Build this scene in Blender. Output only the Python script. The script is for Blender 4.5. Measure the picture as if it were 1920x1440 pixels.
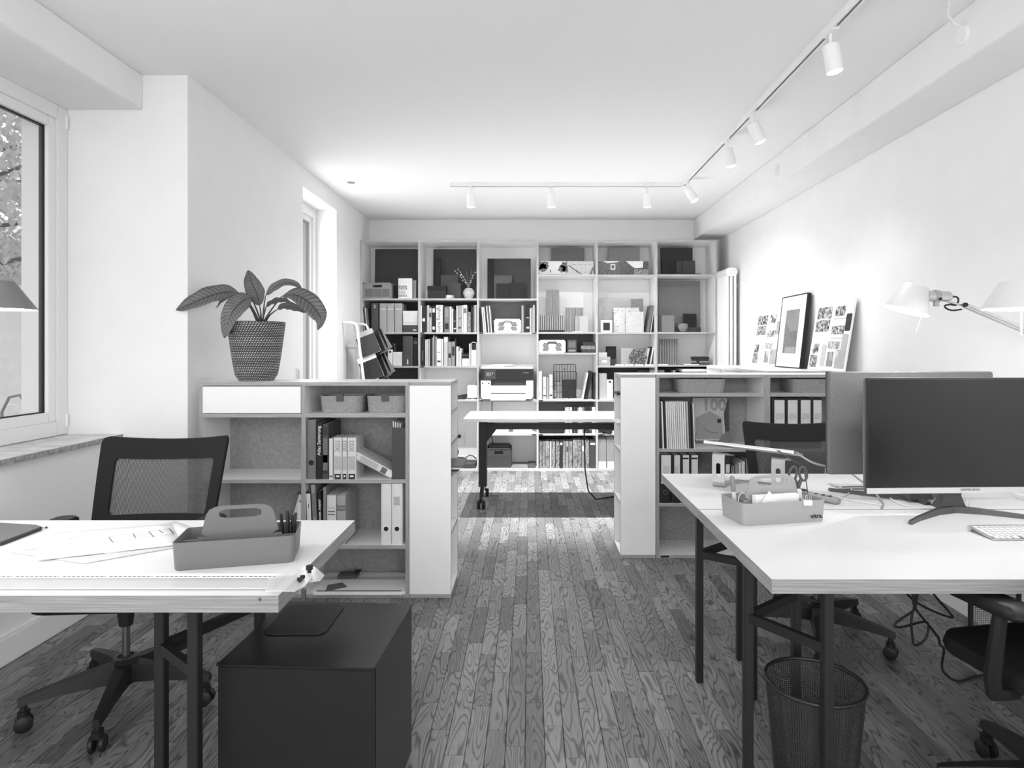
import bpy, bmesh, math, random
from mathutils import Vector, Matrix
from math import sin, cos, pi, radians as R
random.seed(7)
for o in list(bpy.data.objects): bpy.data.objects.remove(o)
S = bpy.context.scene
COL = S.collection
# ------------------------------------------------------------------ camera
# 20 mm class view, level, looking along +Y; verticals kept straight with lens shift
FPX, VPX, VPY, EYE = 1200.0, 993.0, 652.0, 1.36
cd = bpy.data.cameras.new('camera'); cam = bpy.data.objects.new('camera', cd); COL.objects.link(cam)
cd.sensor_width = 36; cd.lens = 36*FPX/1920
cam.location = (0, 0, EYE); cam.rotation_euler = (pi/2, 0, 0)
cd.shift_x = -(VPX-960)/1920; cd.shift_y = -(720-VPY)/1920
cd.clip_start = .02
S.camera = cam
# ------------------------------------------------------------------ world and daylight
wd = bpy.data.worlds.new('overcast_sky'); S.world = wd; wd.use_nodes = True
wd.node_tree.nodes['Background'].inputs[0].default_value = (1, 1, 1, 1)
wd.node_tree.nodes['Background'].inputs[1].default_value = .8
def area(name, loc, rot, sx, sy, w):
    l = bpy.data.lights.new(name, 'AREA'); l.shape = 'RECTANGLE'; l.size = sx; l.size_y = sy; l.energy = w
    o = bpy.data.objects.new(name, l); COL.objects.link(o); o.location = loc; o.rotation_euler = rot
    return o
area('daylight_side_window', (-2.50, 1.15, 1.78), (0, -pi/2, 0), 1.65, 1.6, 15)      # through the left window
area('daylight_rear_window', (0, -2.15, 1.5), (pi/2, 0, 0), 3.9, 2.3, 62)           # through the window behind the camera
area('daylight_tall_window', (-2.05, 5.74, 1.4), (0, -pi/2, 0), 2.3, .75, 15)
S.view_settings.view_transform = 'Standard'; S.view_settings.look = 'None'
S.view_settings.exposure = 0.76; S.view_settings.gamma = 1
try: S.view_settings.use_curve_mapping = False
except Exception: pass
# ------------------------------------------------------------------ helpers
def PX(px, Y): return (px-VPX)*Y/FPX           # photo column -> metres at depth Y
def PZ(py, Y): return EYE-(py-VPY)*Y/FPX       # photo row -> height at depth Y
def lin(s):
    c = s/255.0
    return c/12.92 if c <= .04045 else ((c+.055)/1.055)**2.4
class MB:
    def __init__(s): s.v = []; s.f = []; s.m = []
    def add(s, vs, fs, m=0):
        n = len(s.v); s.v += [Vector(v) for v in vs]
        s.f += [tuple(i+n for i in f) for f in fs]; s.m += [m]*len(fs); return s
    def box(s, x0, x1, y0, y1, z0, z1, m=0, thin=None, em=1):
        # faces: -x +x -y +y -z +z ; with thin='x'|'y'|'z' the narrow edge faces take material em
        vs = [(x, y, z) for x in (x0, x1) for y in (y0, y1) for z in (z0, z1)]
        fs = [(0,1,3,2), (4,6,7,5), (0,4,5,1), (2,3,7,6), (0,2,6,4), (1,5,7,3)]
        n = len(s.v); s.v += [Vector(v) for v in vs]; s.f += [tuple(i+n for i in f) for f in fs]
        if thin is None: s.m += [m]*6
        else:
            a = 'xyz'.index(thin); s.m += [m if k//2 == a else em for k in range(6)]
        return s
    def loft(s, loops, m=0, closed=True, cap0=False, cap1=False):
        n = len(s.v); k = len(loops[0])
        for l in loops: s.v += [Vector(p) for p in l]
        for i in range(len(loops)-1):
            for j in range(k if closed else k-1):
                a = n+i*k+j; b = n+i*k+(j+1) % k
                s.f.append((a, b, b+k, a+k)); s.m.append(m)
        if cap0: s.f.append(tuple(n+j for j in reversed(range(k)))); s.m.append(m)
        if cap1: s.f.append(tuple(n+(len(loops)-1)*k+j for j in range(k))); s.m.append(m)
        return s
    def tube(s, pts, r, seg=8, m=0, cap=True):
        pts = [Vector(p) for p in pts]; rs = r if isinstance(r, (list, tuple)) else [r]*len(pts)
        loops = []; u = None
        for i, p in enumerate(pts):
            t = (pts[min(i+1, len(pts)-1)]-pts[max(i-1, 0)]).normalized()
            if u is None:
                u = t.cross(Vector((0, 0, 1)))
                if u.length < 1e-3: u = t.cross(Vector((1, 0, 0)))
                u.normalize()
            else:
                u = (u-t*u.dot(t))
                if u.length < 1e-6: u = t.orthogonal()
                u.normalize()
            w = t.cross(u)
            loops.append([p+u*(rs[i]*cos(2*pi*k/seg))+w*(rs[i]*sin(2*pi*k/seg)) for k in range(seg)])
        return s.loft(loops, m, True, cap, cap)
    def bar(s, a, b, w, h=None, m=0):          # square tube between two points
        h = h or w; a = Vector(a); b = Vector(b); t = (b-a).normalized()
        u = t.cross(Vector((0, 0, 1)))
        if u.length < 1e-3: u = Vector((1, 0, 0))
        u.normalize(); q = u.cross(t)
        c = [u*w/2+q*h/2, -u*w/2+q*h/2, -u*w/2-q*h/2, u*w/2-q*h/2]
        return s.loft([[a+x for x in c], [b+x for x in c]], m, True, True, True)
    def lathe(s, prof, c=(0, 0, 0), seg=32, m=0, cap0=False, cap1=False):
        return s.loft([[(c[0]+r*cos(2*pi*k/seg), c[1]+r*sin(2*pi*k/seg), c[2]+z) for k in range(seg)] for r, z in prof], m, True, cap0, cap1)
    def prism(s, poly, t0, t1, axis='y', m=0):  # 2-D outline extruded along an axis
        f = {'y': lambda p, t: (p[0], t, p[1]), 'x': lambda p, t: (t, p[0], p[1]), 'z': lambda p, t: (p[0], p[1], t)}[axis]
        return s.loft([[f(p, t0) for p in poly], [f(p, t1) for p in poly]], m, True, True, True)
    def ring(s, outer, inner, t0, t1, axis='y', m=0):  # plate with a hole; loops of equal length
        f = {'y': lambda p, t: (p[0], t, p[1]), 'x': lambda p, t: (t, p[0], p[1]), 'z': lambda p, t: (p[0], p[1], t)}[axis]
        L = [[f(p, t0) for p in outer], [f(p, t1) for p in outer], [f(p, t1) for p in inner], [f(p, t0) for p in inner]]
        return s.loft(L+[L[0]], m)
    def xf(s, M):
        s.v = [M @ v for v in s.v]; return s
def rr(w, h, r, n=4, cx=0, cy=0):               # rounded rectangle loop
    out = []
    for q, (sx, sy) in enumerate(((1, 1), (-1, 1), (-1, -1), (1, -1))):
        for k in range(n+1):
            a = q*pi/2+k*pi/2/n
            out.append((cx+sx*(w/2-r)+r*cos(a), cy+sy*(h/2-r)+r*sin(a)))
    return out
def circ(r, n=20, cx=0, cy=0): return [(cx+r*cos(2*pi*k/n), cy+r*sin(2*pi*k/n)) for k in range(n)]
def wloc(o):
    p = Vector((0, 0, 0))
    while o: p += o.location; o = o.parent
    return p
def link(o, parent=None):
    COL.objects.link(o); o.parent = parent; return o
def mesh(name, mb, mats, smooth=False, bevel=0):
    me = bpy.data.meshes.new(name); me.from_pydata([tuple(v) for v in mb.v], [], mb.f)
    for m in (mats if isinstance(mats, (list, tuple)) else [mats]): me.materials.append(m)
    me.polygons.foreach_set('material_index', mb.m)
    bm = bmesh.new(); bm.from_mesh(me)
    bmesh.ops.recalc_face_normals(bm, faces=bm.faces)
    if bevel: bmesh.ops.bevel(bm, geom=[e for e in bm.edges if e.calc_face_angle(0) > .6], offset=bevel, segments=2, affect='EDGES', clamp_overlap=True)
    bm.to_mesh(me); bm.free()
    if smooth:
        me.shade_smooth()
        me.set_sharp_from_angle(angle=R(40))
    return me
def tag(o, label=None, cat=None, group=None, kind=None):
    if label: o['label'] = label
    if cat: o['category'] = cat
    if group: o['group'] = group
    if kind: o['kind'] = kind
    return o
def T(name, label, cat, loc, group=None, rz=0):
    o = bpy.data.objects.new(name, None); o.empty_display_size = .05; COL.objects.link(o)
    o.location = loc; o.rotation_euler = (0, 0, rz)
    return tag(o, label, cat, group)
def P(name, mb, mats, parent, world=False, smooth=False, bevel=0, label=None):
    # a part: mesh in the parent's frame (world=True: given in world metres, parent unrotated)
    if world:
        w = wloc(parent); mb.v = [v-w for v in mb.v]
    o = link(bpy.data.objects.new(name, mesh(name, mb, mats, smooth, bevel)), parent)
    if label: o['label'] = label
    return o
def solo(name, label, cat, mb, mats, group=None, smooth=False, bevel=0):
    # a thing that is one mesh; origin at the middle of its base
    xs = [v.x for v in mb.v]; ys = [v.y for v in mb.v]; zs = [v.z for v in mb.v]
    c = Vector(((min(xs)+max(xs))/2, (min(ys)+max(ys))/2, min(zs)))
    mb.v = [v-c for v in mb.v]
    o = link(bpy.data.objects.new(name, mesh(name, mb, mats, smooth, bevel))); o.location = c
    return tag(o, label, cat, group)
def struct(name, mb, mats, label=None, smooth=False, bevel=0):
    o = link(bpy.data.objects.new(name, mesh(name, mb, mats, smooth, bevel)))
    return tag(o, label, None, None, 'structure')
def lettering(parent, txt, size, loc, rot, mat, name='lettering', ax='CENTER', sx=1.0, bold=0.0):
    cu = bpy.data.curves.new('lettering', 'FONT'); cu.body = txt; cu.size = size; cu.extrude = .0003
    cu.offset = bold; cu.align_x = ax; cu.align_y = 'CENTER'; cu.resolution_u = 3
    t = bpy.data.objects.new('tmp', cu); COL.objects.link(t)
    me = bpy.data.meshes.new_from_object(t.evaluated_get(bpy.context.evaluated_depsgraph_get()))
    bpy.data.objects.remove(t); bpy.data.curves.remove(cu)
    me.materials.clear(); me.materials.append(mat)
    o = bpy.data.objects.new(name, me); COL.objects.link(o); o.parent = parent
    o.location = loc; o.rotation_euler = rot; o.scale = (sx, 1, 1)
    return o
FRONT = (pi/2, 0, 0); UP = (pi/2, -pi/2, 0); DOWN = (pi/2, pi/2, 0)
# ------------------------------------------------------------------ materials (all neutral greys: the photograph is monochrome)
MATS = {}
def nm(name):
    m = bpy.data.materials.new(name); m.use_nodes = True; m.node_tree.nodes.clear()
    N = m.node_tree.nodes; L = m.node_tree.links
    out = N.new('ShaderNodeOutputMaterial'); b = N.new('ShaderNodeBsdfPrincipled'); L.new(b.outputs[0], out.inputs[0])
    return m, N, L, b, out
def grey(v): return (v, v, v, 1)
def mat(name, s, rough=.5, metal=0, spec=.5, noise=0, nscale=40, bump=0, bscale=200, stretch=(1, 1, 1), coat=0):
    """s: surface brightness 0-255 under even light; noise: +- variation of it"""
    if name in MATS: return MATS[name]
    m, N, L, b, out = nm(name); v = min(lin(s), .86)*(.62 if s < 100 else 1)
    b.inputs['Base Color'].default_value = grey(v); b.inputs['Roughness'].default_value = rough
    b.inputs['Metallic'].default_value = metal; b.inputs['Specular IOR Level'].default_value = spec
    b.inputs['Coat Weight'].default_value = coat
    if noise or bump:
        tc = N.new('ShaderNodeTexCoord'); mp = N.new('ShaderNodeMapping'); mp.inputs['Scale'].default_value = stretch
        L.new(tc.outputs['Object'], mp.inputs[0])
    if noise:
        n = N.new('ShaderNodeTexNoise'); n.inputs['Scale'].default_value = nscale; n.inputs['Detail'].default_value = 3
        L.new(mp.outputs[0], n.inputs[0]); r = N.new('ShaderNodeMapRange')
        r.inputs[1].default_value = .25; r.inputs[2].default_value = .75
        r.inputs[3].default_value = max(v*(1-noise), 0); r.inputs[4].default_value = min(v*(1+noise), .9)
        L.new(n.outputs[0], r.inputs[0]); L.new(r.outputs[0], b.inputs['Base Color'])
    if bump:
        n = N.new('ShaderNodeTexNoise'); n.inputs['Scale'].default_value = bscale; L.new(mp.outputs[0], n.inputs[0])
        bp = N.new('ShaderNodeBump'); bp.inputs['Strength'].default_value = bump; bp.inputs['Distance'].default_value = .002
        L.new(n.outputs[0], bp.inputs['Height']); L.new(bp.outputs[0], b.inputs['Normal'])
    MATS[name] = m; return m
def tone(s, rough=.5): return mat('card_%d' % s, int(s*.93) if s >= 100 else s, rough, spec=.25, noise=.05, nscale=25)
def ply(name, s, ax, scale=1.0):                # edge of plywood: thin layers stacked along one axis
    st = [6, 6, 6]; st['xyz'.index(ax)] = 330*scale
    m = mat(name, s, .6, noise=.33, nscale=1.0, stretch=tuple(st)); return m
def emit(name, v):
    m, N, L, b, out = nm(name); e = N.new('ShaderNodeEmission'); e.inputs[1].default_value = v
    L.new(e.outputs[0], out.inputs[0]); return m
def speckle(name, base, chip, scale, thr, rough=.4, second=None):   # terrazzo, granite
    m, N, L, b, out = nm(name); tc = N.new('ShaderNodeTexCoord')
    vo = N.new('ShaderNodeTexVoronoi'); vo.inputs['Scale'].default_value = scale
    nz = N.new('ShaderNodeTexNoise'); nz.inputs['Scale'].default_value = scale*.8
    mx = N.new('ShaderNodeMixRGB'); mx.inputs[0].default_value = .04
    L.new(tc.outputs['Object'], nz.inputs[0]); L.new(tc.outputs['Object'], mx.inputs[1]); L.new(nz.outputs[1], mx.inputs[2])
    L.new(mx.outputs[0], vo.inputs['Vector'])
    sp = N.new('ShaderNodeSeparateColor'); L.new(vo.outputs['Color'], sp.inputs[0])
    th = N.new('ShaderNodeMath'); th.operation = 'LESS_THAN'; th.inputs[1].default_value = thr; L.new(sp.outputs[0], th.inputs[0])
    ds = N.new('ShaderNodeMath'); ds.operation = 'LESS_THAN'; ds.inputs[1].default_value = .42; L.new(vo.outputs['Distance'], ds.inputs[0])
    mu = N.new('ShaderNodeMath'); mu.operation = 'MULTIPLY'; L.new(th.outputs[0], mu.inputs[0]); L.new(ds.outputs[0], mu.inputs[1])
    c = N.new('ShaderNodeMixRGB'); c.inputs[1].default_value = grey(lin(base)*.75); c.inputs[2].default_value = grey(lin(chip)*.7)
    L.new(mu.outputs[0], c.inputs[0]); L.new(c.outputs[0], b.inputs['Base Color']); b.inputs['Roughness'].default_value = rough
    return m
def printed(name, lo, hi, scale=30, stretch=(1, 1, 1), contrast=.12, seed=0.0):   # a flat printed picture
    m, N, L, b, out = nm(name); tc = N.new('ShaderNodeTexCoord'); mp = N.new('ShaderNodeMapping')
    mp.inputs['Scale'].default_value = stretch; mp.inputs['Location'].default_value = (seed, seed*.7, seed*1.3)
    n = N.new('ShaderNodeTexNoise'); n.inputs['Scale'].default_value = scale; n.inputs['Detail'].default_value = 6
    r = N.new('ShaderNodeMapRange'); r.inputs[1].default_value = .5-contrast; r.inputs[2].default_value = .5+contrast
    r.inputs[3].default_value = lin(lo)*.7; r.inputs[4].default_value = min(lin(hi), .85)*.75
    L.new(tc.outputs['Object'], mp.inputs[0]); L.new(mp.outputs[0], n.inputs[0]); L.new(n.outputs[0], r.inputs[0])
    L.new(r.outputs[0], b.inputs['Base Color']); b.inputs['Roughness'].default_value = .35
    return m
def woodgrain(name, s, amp, scale, ax='z', rough=.5):
    st = [1, 1, 1]; st['xyz'.index(ax)] = .08
    return mat(name, s, rough, noise=amp, nscale=scale, stretch=tuple(st))
def sheer(name, v, alpha, rough=.2):            # tinted or frosted clear plastic / glass
    m, N, L, b, out = nm(name); b.inputs['Base Color'].default_value = grey(v); b.inputs['Roughness'].default_value = rough
    t = N.new('ShaderNodeBsdfTransparent'); mx = N.new('ShaderNodeMixShader'); mx.inputs[0].default_value = alpha
    L.new(t.outputs[0], mx.inputs[1]); L.new(b.outputs[0], mx.inputs[2]); L.new(mx.outputs[0], out.inputs[0]); return m
def netting(name, s, fx, fy, open_):            # woven mesh: holes by pattern on real panels (UV in metres)
    m, N, L, b, out = nm(name); b.inputs['Base Color'].default_value = grey(lin(s)); b.inputs['Roughness'].default_value = .6
    uv = N.new('ShaderNodeUVMap'); sp = N.new('ShaderNodeSeparateXYZ'); L.new(uv.outputs[0], sp.inputs[0])
    fac = None
    for k, fr in ((0, fx), (1, fy)):
        mu = N.new('ShaderNodeMath'); mu.operation = 'MULTIPLY'; mu.inputs[1].default_value = fr; L.new(sp.outputs[k], mu.inputs[0])
        fc = N.new('ShaderNodeMath'); fc.operation = 'FRACT'; L.new(mu.outputs[0], fc.inputs[0])
        lt = N.new('ShaderNodeMath'); lt.operation = 'LESS_THAN'; lt.inputs[1].default_value = open_[k]; L.new(fc.outputs[0], lt.inputs[0])
        if fac is None: fac = lt
        else:
            q = N.new('ShaderNodeMath'); q.operation = 'MULTIPLY'; L.new(fac.outputs[0], q.inputs[0]); L.new(lt.outputs[0], q.inputs[1]); fac = q
    t = N.new('ShaderNodeBsdfTransparent'); mx = N.new('ShaderNodeMixShader'); L.new(fac.outputs[0], mx.inputs[0])
    L.new(b.outputs[0], mx.inputs[1]); L.new(t.outputs[0], mx.inputs[2]); L.new(mx.outputs[0], out.inputs[0]); return m
WALL = mat('wall_paint', 236, .9, spec=.15, noise=.015, nscale=6, bump=.05, bscale=120)
CEIL = mat('ceiling_paint', 238, .95, spec=.1)
TRIMW = mat('white_gloss_paint', 236, .35)
LAM = mat('white_laminate', 236, .38, noise=.012, nscale=8)
DESKW = mat('desk_laminate', 228, .42, noise=.015, nscale=5, stretch=(1, 6, 1))
PLYZ = ply('plywood_edge_flat', 158, 'z'); PLYX = ply('plywood_edge_upright', 150, 'x'); PLYY = ply('plywood_edge_deep', 150, 'y')
MDF = mat('fibreboard', 150, .8, noise=.16, nscale=60)
MDFD = mat('dark_fibreboard', 96, .8, noise=.12, nscale=60)
BLK = mat('black_plastic', 42, .5, spec=.35); BLKM = mat('black_steel', 42, .45, spec=.4)
BLKW = mat('black_cabinet', 42, .35, spec=.35, noise=.06, nscale=20)
DGR = mat('dark_grey_plastic', 74, .45); GRY = mat('grey_plastic', 128, .5); LGR = mat('light_grey_plastic', 165, .5)
WHT = mat('white_plastic', 238, .4); PAP = mat('paper', 240, .8, spec=.1); PAPG = mat('page_edges', 205, .9, spec=.05, noise=.15, nscale=90, stretch=(6, 1, .3))
ALU = mat('brushed_aluminium', 205, .32, .9); CHR = mat('chrome', 225, .12, 1.0); SILV = mat('silver_plastic', 205, .4, .2)
FELT = mat('grey_felt', 150, .95, spec=.05, noise=.45, nscale=260, bump=.5, bscale=500)
LEATH = mat('dark_leather', 66, .6); INK = mat('black_print', 40, .6); INKG = mat('grey_print', 120, .6); INKW = mat('white_print', 238, .6)
GLASS = sheer('window_glass', .9, .06, .02)
ACR = sheer('frosted_acrylic', .86, .55, .15); ACRC = sheer('clear_acrylic', .9, .35, .08)
LED = emit('led_lens', 14.0); BULB = emit('lamp_bulb', 6.0)
def gridmesh(name, nu, nv, pf, uvf, mats, parent=None, smooth=True):
    vs = [pf(i/nu, j/nv) for j in range(nv+1) for i in range(nu+1)]
    fs = [(j*(nu+1)+i, j*(nu+1)+i+1, (j+1)*(nu+1)+i+1, (j+1)*(nu+1)+i) for j in range(nv) for i in range(nu)]
    me = bpy.data.meshes.new(name); me.from_pydata([tuple(v) for v in vs], [], fs)
    uv = me.uv_layers.new(name='UVMap')
    for p in me.polygons:
        for li, vi in zip(p.loop_indices, p.vertices):
            uv.data[li].uv = uvf((vi % (nu+1))/nu, (vi//(nu+1))/nv)
    for m in (mats if isinstance(mats, (list, tuple)) else [mats]): me.materials.append(m)
    if smooth: me.shade_smooth()
    o = bpy.data.objects.new(name, me); COL.objects.link(o); o.parent = parent
    return o
# ================================================================== room shell
XL, XR, YB, YF, ZC = -1.87, 2.21, 7.46, -2.2, 2.85
XA = -2.26                                        # wall under the big window
# ---- floor: slab + parquet strips
def floor_material():
    m, N, L, b, out = nm('dark_oak_parquet')
    g = N.new('ShaderNodeNewGeometry'); oi = N.new('ShaderNodeObjectInfo'); at = N.new('ShaderNodeAttribute'); at.attribute_name = 'rnd'
    ad = N.new('ShaderNodeMath'); L.new(oi.outputs['Random'], ad.inputs[0]); L.new(at.outputs['Fac'], ad.inputs[1])
    sp = N.new('ShaderNodeSeparateXYZ'); L.new(g.outputs['Position'], sp.inputs[0])
    of = N.new('ShaderNodeMath'); of.operation = 'MULTIPLY'; of.inputs[1].default_value = 61.7; L.new(ad.outputs[0], of.inputs[0])
    def mul(src, k):
        q = N.new('ShaderNodeMath'); q.operation = 'MULTIPLY'; q.inputs[1].default_value = k; L.new(src, q.inputs[0]); return q.outputs[0]
    def addn(a, c):
        q = N.new('ShaderNodeMath'); L.new(a, q.inputs[0]); L.new(c, q.inputs[1]); return q.outputs[0]
    cv = N.new('ShaderNodeCombineXYZ')            # stretched along the strip, a different cut for each strip
    L.new(mul(sp.outputs[0], 1.0), cv.inputs[0]); L.new(addn(mul(sp.outputs[1], .16), of.outputs[0]), cv.inputs[1]); L.new(of.outputs[0], cv.inputs[2])
    n1 = N.new('ShaderNodeTexNoise'); n1.inputs['Scale'].default_value = 13; n1.inputs['Detail'].default_value = 1.5; n1.inputs['Roughness'].default_value = .4
    L.new(cv.outputs[0], n1.inputs[0])
    # contour lines of the noise give the cathedral figure
    f = N.new('ShaderNodeMath'); f.operation = 'MULTIPLY'; f.inputs[1].default_value = 17; L.new(n1.outputs[0], f.inputs[0])
    fr = N.new('ShaderNodeMath'); fr.operation = 'PINGPONG'; fr.inputs[1].default_value = .5; L.new(f.outputs[0], fr.inputs[0])
    r1 = N.new('ShaderNodeMapRange'); r1.inputs[1].default_value = .02; r1.inputs[2].default_value = .22; r1.inputs[3].default_value = .34; r1.inputs[4].default_value = 1.0
    L.new(fr.outputs[0], r1.inputs[0])
    cf = N.new('ShaderNodeCombineXYZ'); L.new(sp.outputs[0], cf.inputs[0]); L.new(mul(sp.outputs[1], .03), cf.inputs[1]); L.new(of.outputs[0], cf.inputs[2])
    n2 = N.new('ShaderNodeTexNoise'); n2.inputs['Scale'].default_value = 420; n2.inputs['Detail'].default_value = 2; L.new(cf.outputs[0], n2.inputs[0])
    r2 = N.new('ShaderNodeMapRange'); r2.inputs[1].default_value = .3; r2.inputs[2].default_value = .7; r2.inputs[3].default_value = .72; r2.inputs[4].default_value = 1.12
    L.new(n2.outputs[0], r2.inputs[0])
    r3 = N.new('ShaderNodeMapRange'); r3.inputs[3].default_value = .14; r3.inputs[4].default_value = .29   # tone of the strip
    wn = N.new('ShaderNodeTexWhiteNoise'); wn.noise_dimensions = '1D'; L.new(of.outputs[0], wn.inputs['W']); L.new(wn.outputs[0], r3.inputs[0])
    a = N.new('ShaderNodeMath'); a.operation = 'MULTIPLY'; L.new(r1.outputs[0], a.inputs[0]); L.new(r2.outputs[0], a.inputs[1])
    c = N.new('ShaderNodeMath'); c.operation = 'MULTIPLY'; L.new(a.outputs[0], c.inputs[0]); L.new(r3.outputs[0], c.inputs[1])
    L.new(c.outputs[0], b.inputs['Base Color']); b.inputs['Roughness'].default_value = .42; b.inputs['Specular IOR Level'].default_value = .3
    bp = N.new('ShaderNodeBump'); bp.inputs['Strength'].default_value = .12; bp.inputs['Distance'].default_value = .001
    L.new(r1.outputs[0], bp.inputs['Height']); L.new(bp.outputs[0], b.inputs['Normal'])
    return m
OAK = floor_material()
floor = struct('floor', MB().box(-3.1, XR+.1, YF-.1, YB+.1, -.08, -.006), mat('joint_dirt', 30, .9), 'dark oak strip parquet running away from the camera')
PW, PLN = .0672, .405
def plank_mb(x, y, w=PW, l=PLN):
    b = MB(); g = .0006; c = .0012
    lo = [(x+g, y+g, -.006), (x+w-g, y+g, -.006), (x+w-g, y+l-g, -.006), (x+g, y+l-g, -.006)]
    md = [(p[0], p[1], -c) for p in lo]
    hi = [(x+g+c, y+g+c, 0), (x+w-g-c, y+g+c, 0), (x+w-g-c, y+l-g-c, 0), (x+g+c, y+l-g-c, 0)]
    return b.loft([lo, md, hi], 0, True, False, True)
cells = []
x = -2.3; k = 0
while x < XR:
    y = YF-((k*.137+.09*random.random()) % PLN); k += 1
    while y < YB:
        cells.append((x, y)); y += PLN
    x += PW
def score(c):
    yc = c[1]+PLN/2
    if yc < .6: return 0
    px = VPX+(c[0]+PW/2)*FPX/yc; py = VPY+EYE*FPX/yc
    if not (-20 < px < 1940 and py < 1445+60/yc): return 0
    if -.84 < c[0] < -.4 and 1.55 < yc < 2.9: return 0          # behind the black cabinet
    if c[0] < -.42 and 3.4 < yc < 6.9 : return 0                 # behind the left shelves
    return 1/yc**3
cells.sort(key=score, reverse=True)
pm = mesh('plank', plank_mb(-PW/2, -PLN/2), OAK)
for (x, y) in cells[:300]:
    o = bpy.data.objects.new('plank', pm); COL.objects.link(o); o.parent = floor; o.location = (x+PW/2, y+PLN/2, 0)
b = MB(); rnd = []
for (x, y) in cells[300:]:
    n = len(b.f); plank_mb_b = plank_mb(x, y); b.add(plank_mb_b.v, plank_mb_b.f); rnd += [random.random()]*(len(b.f)-n)
me = mesh('planks', b, OAK)
a = me.attributes.new('rnd', 'FLOAT', 'FACE'); a.data.foreach_set('value', rnd[:len(me.polygons)])
o = bpy.data.objects.new('planks', me); COL.objects.link(o); o.parent = floor; o['kind'] = 'stuff'
# ---- ceiling, walls, beams
struct('ceiling', MB().box(-3.1, XR+.1, YF-.1, YB+.1, ZC, ZC+.1), CEIL, 'smooth white plaster ceiling')
struct('wall_back', MB().box(XL-.3, XR+.1, YB, YB+.1, 0, ZC), WALL, 'white wall behind the tall bookcase')
struct('wall_right', MB().box(XR, XR+.1, YF, YB, 0, ZC), WALL, 'long white wall on the right')
wl = MB(); wl.box(-2.70, XL, 3.5, 4.0, 0, ZC); wl.box(-2.25, XL, 4.0, 5.28, 0, ZC); wl.box(-2.25, XL, 6.2, YB, 0, ZC); wl.box(-2.25, XL, 5.28, 6.2, 2.69, ZC)
struct('wall_left', wl, WALL, 'white wall with a deep pier and a tall window on the left')
wa = MB(); wa.box(-2.62, XA, .3, 3.5, 0, .865); wa.box(-2.9, XA, YF, .3, 0, ZC)
struct('wall_side', wa, WALL, 'white wall under the big left window')
wr = MB(); wr.box(-2.9, -1.95, YF-.1, YF, 0, ZC); wr.box(1.95, XR, YF-.1, YF, 0, ZC); wr.box(-1.95, 1.95, YF-.1, YF, 2.65, ZC); wr.box(-1.95, 1.95, YF-.1, YF, 0, .35)
struct('wall_front', wr, WALL, 'white wall behind the camera')
struct('trim_1', MB().box(1.91, XR, YF, YB, 2.618, ZC), WALL, 'boxed white beam along the right wall', bevel=.004)
struct('trim_2', MB().box(-2.9, -2.117, .3, 3.5, 2.66, ZC), WALL, 'boxed white lintel above the big window', bevel=.004)
bl = MB(); bl.box(XA, XA+.016, .0, 3.5, 0, .115); bl.box(XA, XA+.011, .0, 3.5, .115, .128)
struct('baseboard_left', bl, TRIMW, 'white moulded baseboard under the window', bevel=.002)
bb = MB(); bb.box(XL, XR, YB-.014, YB, 0, .10); struct('baseboard_back', bb, TRIMW, 'white baseboard along the back wall', bevel=.003)
MARB = mat('marble', 205, .3, noise=.3, nscale=14)
MARBE = mat('marble_edge', 150, .5, noise=.5, nscale=40)
struct('trim_3', MB().box(-2.6, -2.225, .3, 3.5, .862, .888, 0, 'z'), [MARB, MARBE], 'marble window sill with a rough front edge', bevel=.0)
# ---- big window (frame, sash, gasket, panes)
w1 = tag(bpy.data.objects.new('window_1', None), 'big white plastic window looking onto a tree', None, None, 'structure'); COL.objects.link(w1); w1.location = (-2.56, 1.9, .89)
def wframe(nm_, xo, d, y0, y1, z0, z1, w, m):
    b = MB(); b.box(xo-d, xo, y0, y0+w, z0, z1); b.box(xo-d, xo, y1-w, y1, z0, z1); b.box(xo-d, xo, y0+w, y1-w, z0, z0+w); b.box(xo-d, xo, y0+w, y1-w, z1-w, z1)
    return P(nm_, b, m, w1, True, bevel=.003)
UPVC = mat('window_plastic', 232, .3)
wframe('window_frame', -2.525, .07, .3, 3.50, .89, 2.66, .075, UPVC)
for (a_, c_) in ((.375, 1.86), (1.94, 3.425)):
    wframe('sash', -2.535, .055, a_, c_, .965, 2.585, .052, UPVC)
    wframe('gasket', -2.556, .03, a_+.05, c_-.05, 1.015, 2.535, .007, BLK)
    P('pane', MB().box(-2.572, -2.567, a_+.055, c_-.055, 1.02, 2.53), GLASS, w1, True)
P('window_frame', MB().box(-2.595, -2.525, 1.86, 1.94, .965, 2.585), UPVC, w1, True)
P('hinge', MB().tube([(-2.522, 3.487, .93), (-2.522, 3.487, 1.0)], .009, 8), UPVC, w1, True)
P('hinge', MB().tube([(-2.522, 3.487, 2.55), (-2.522, 3.487, 2.62)], .009, 8), UPVC, w1, True)
# outer reveal of the big window
struct('trim_4', MB().box(-2.70, -2.6, 3.40, 3.5, .8, 2.75), mat('outdoor_plaster', 225, .95, bump=.3, bscale=150), 'rough white plaster reveal outside the window')
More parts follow.
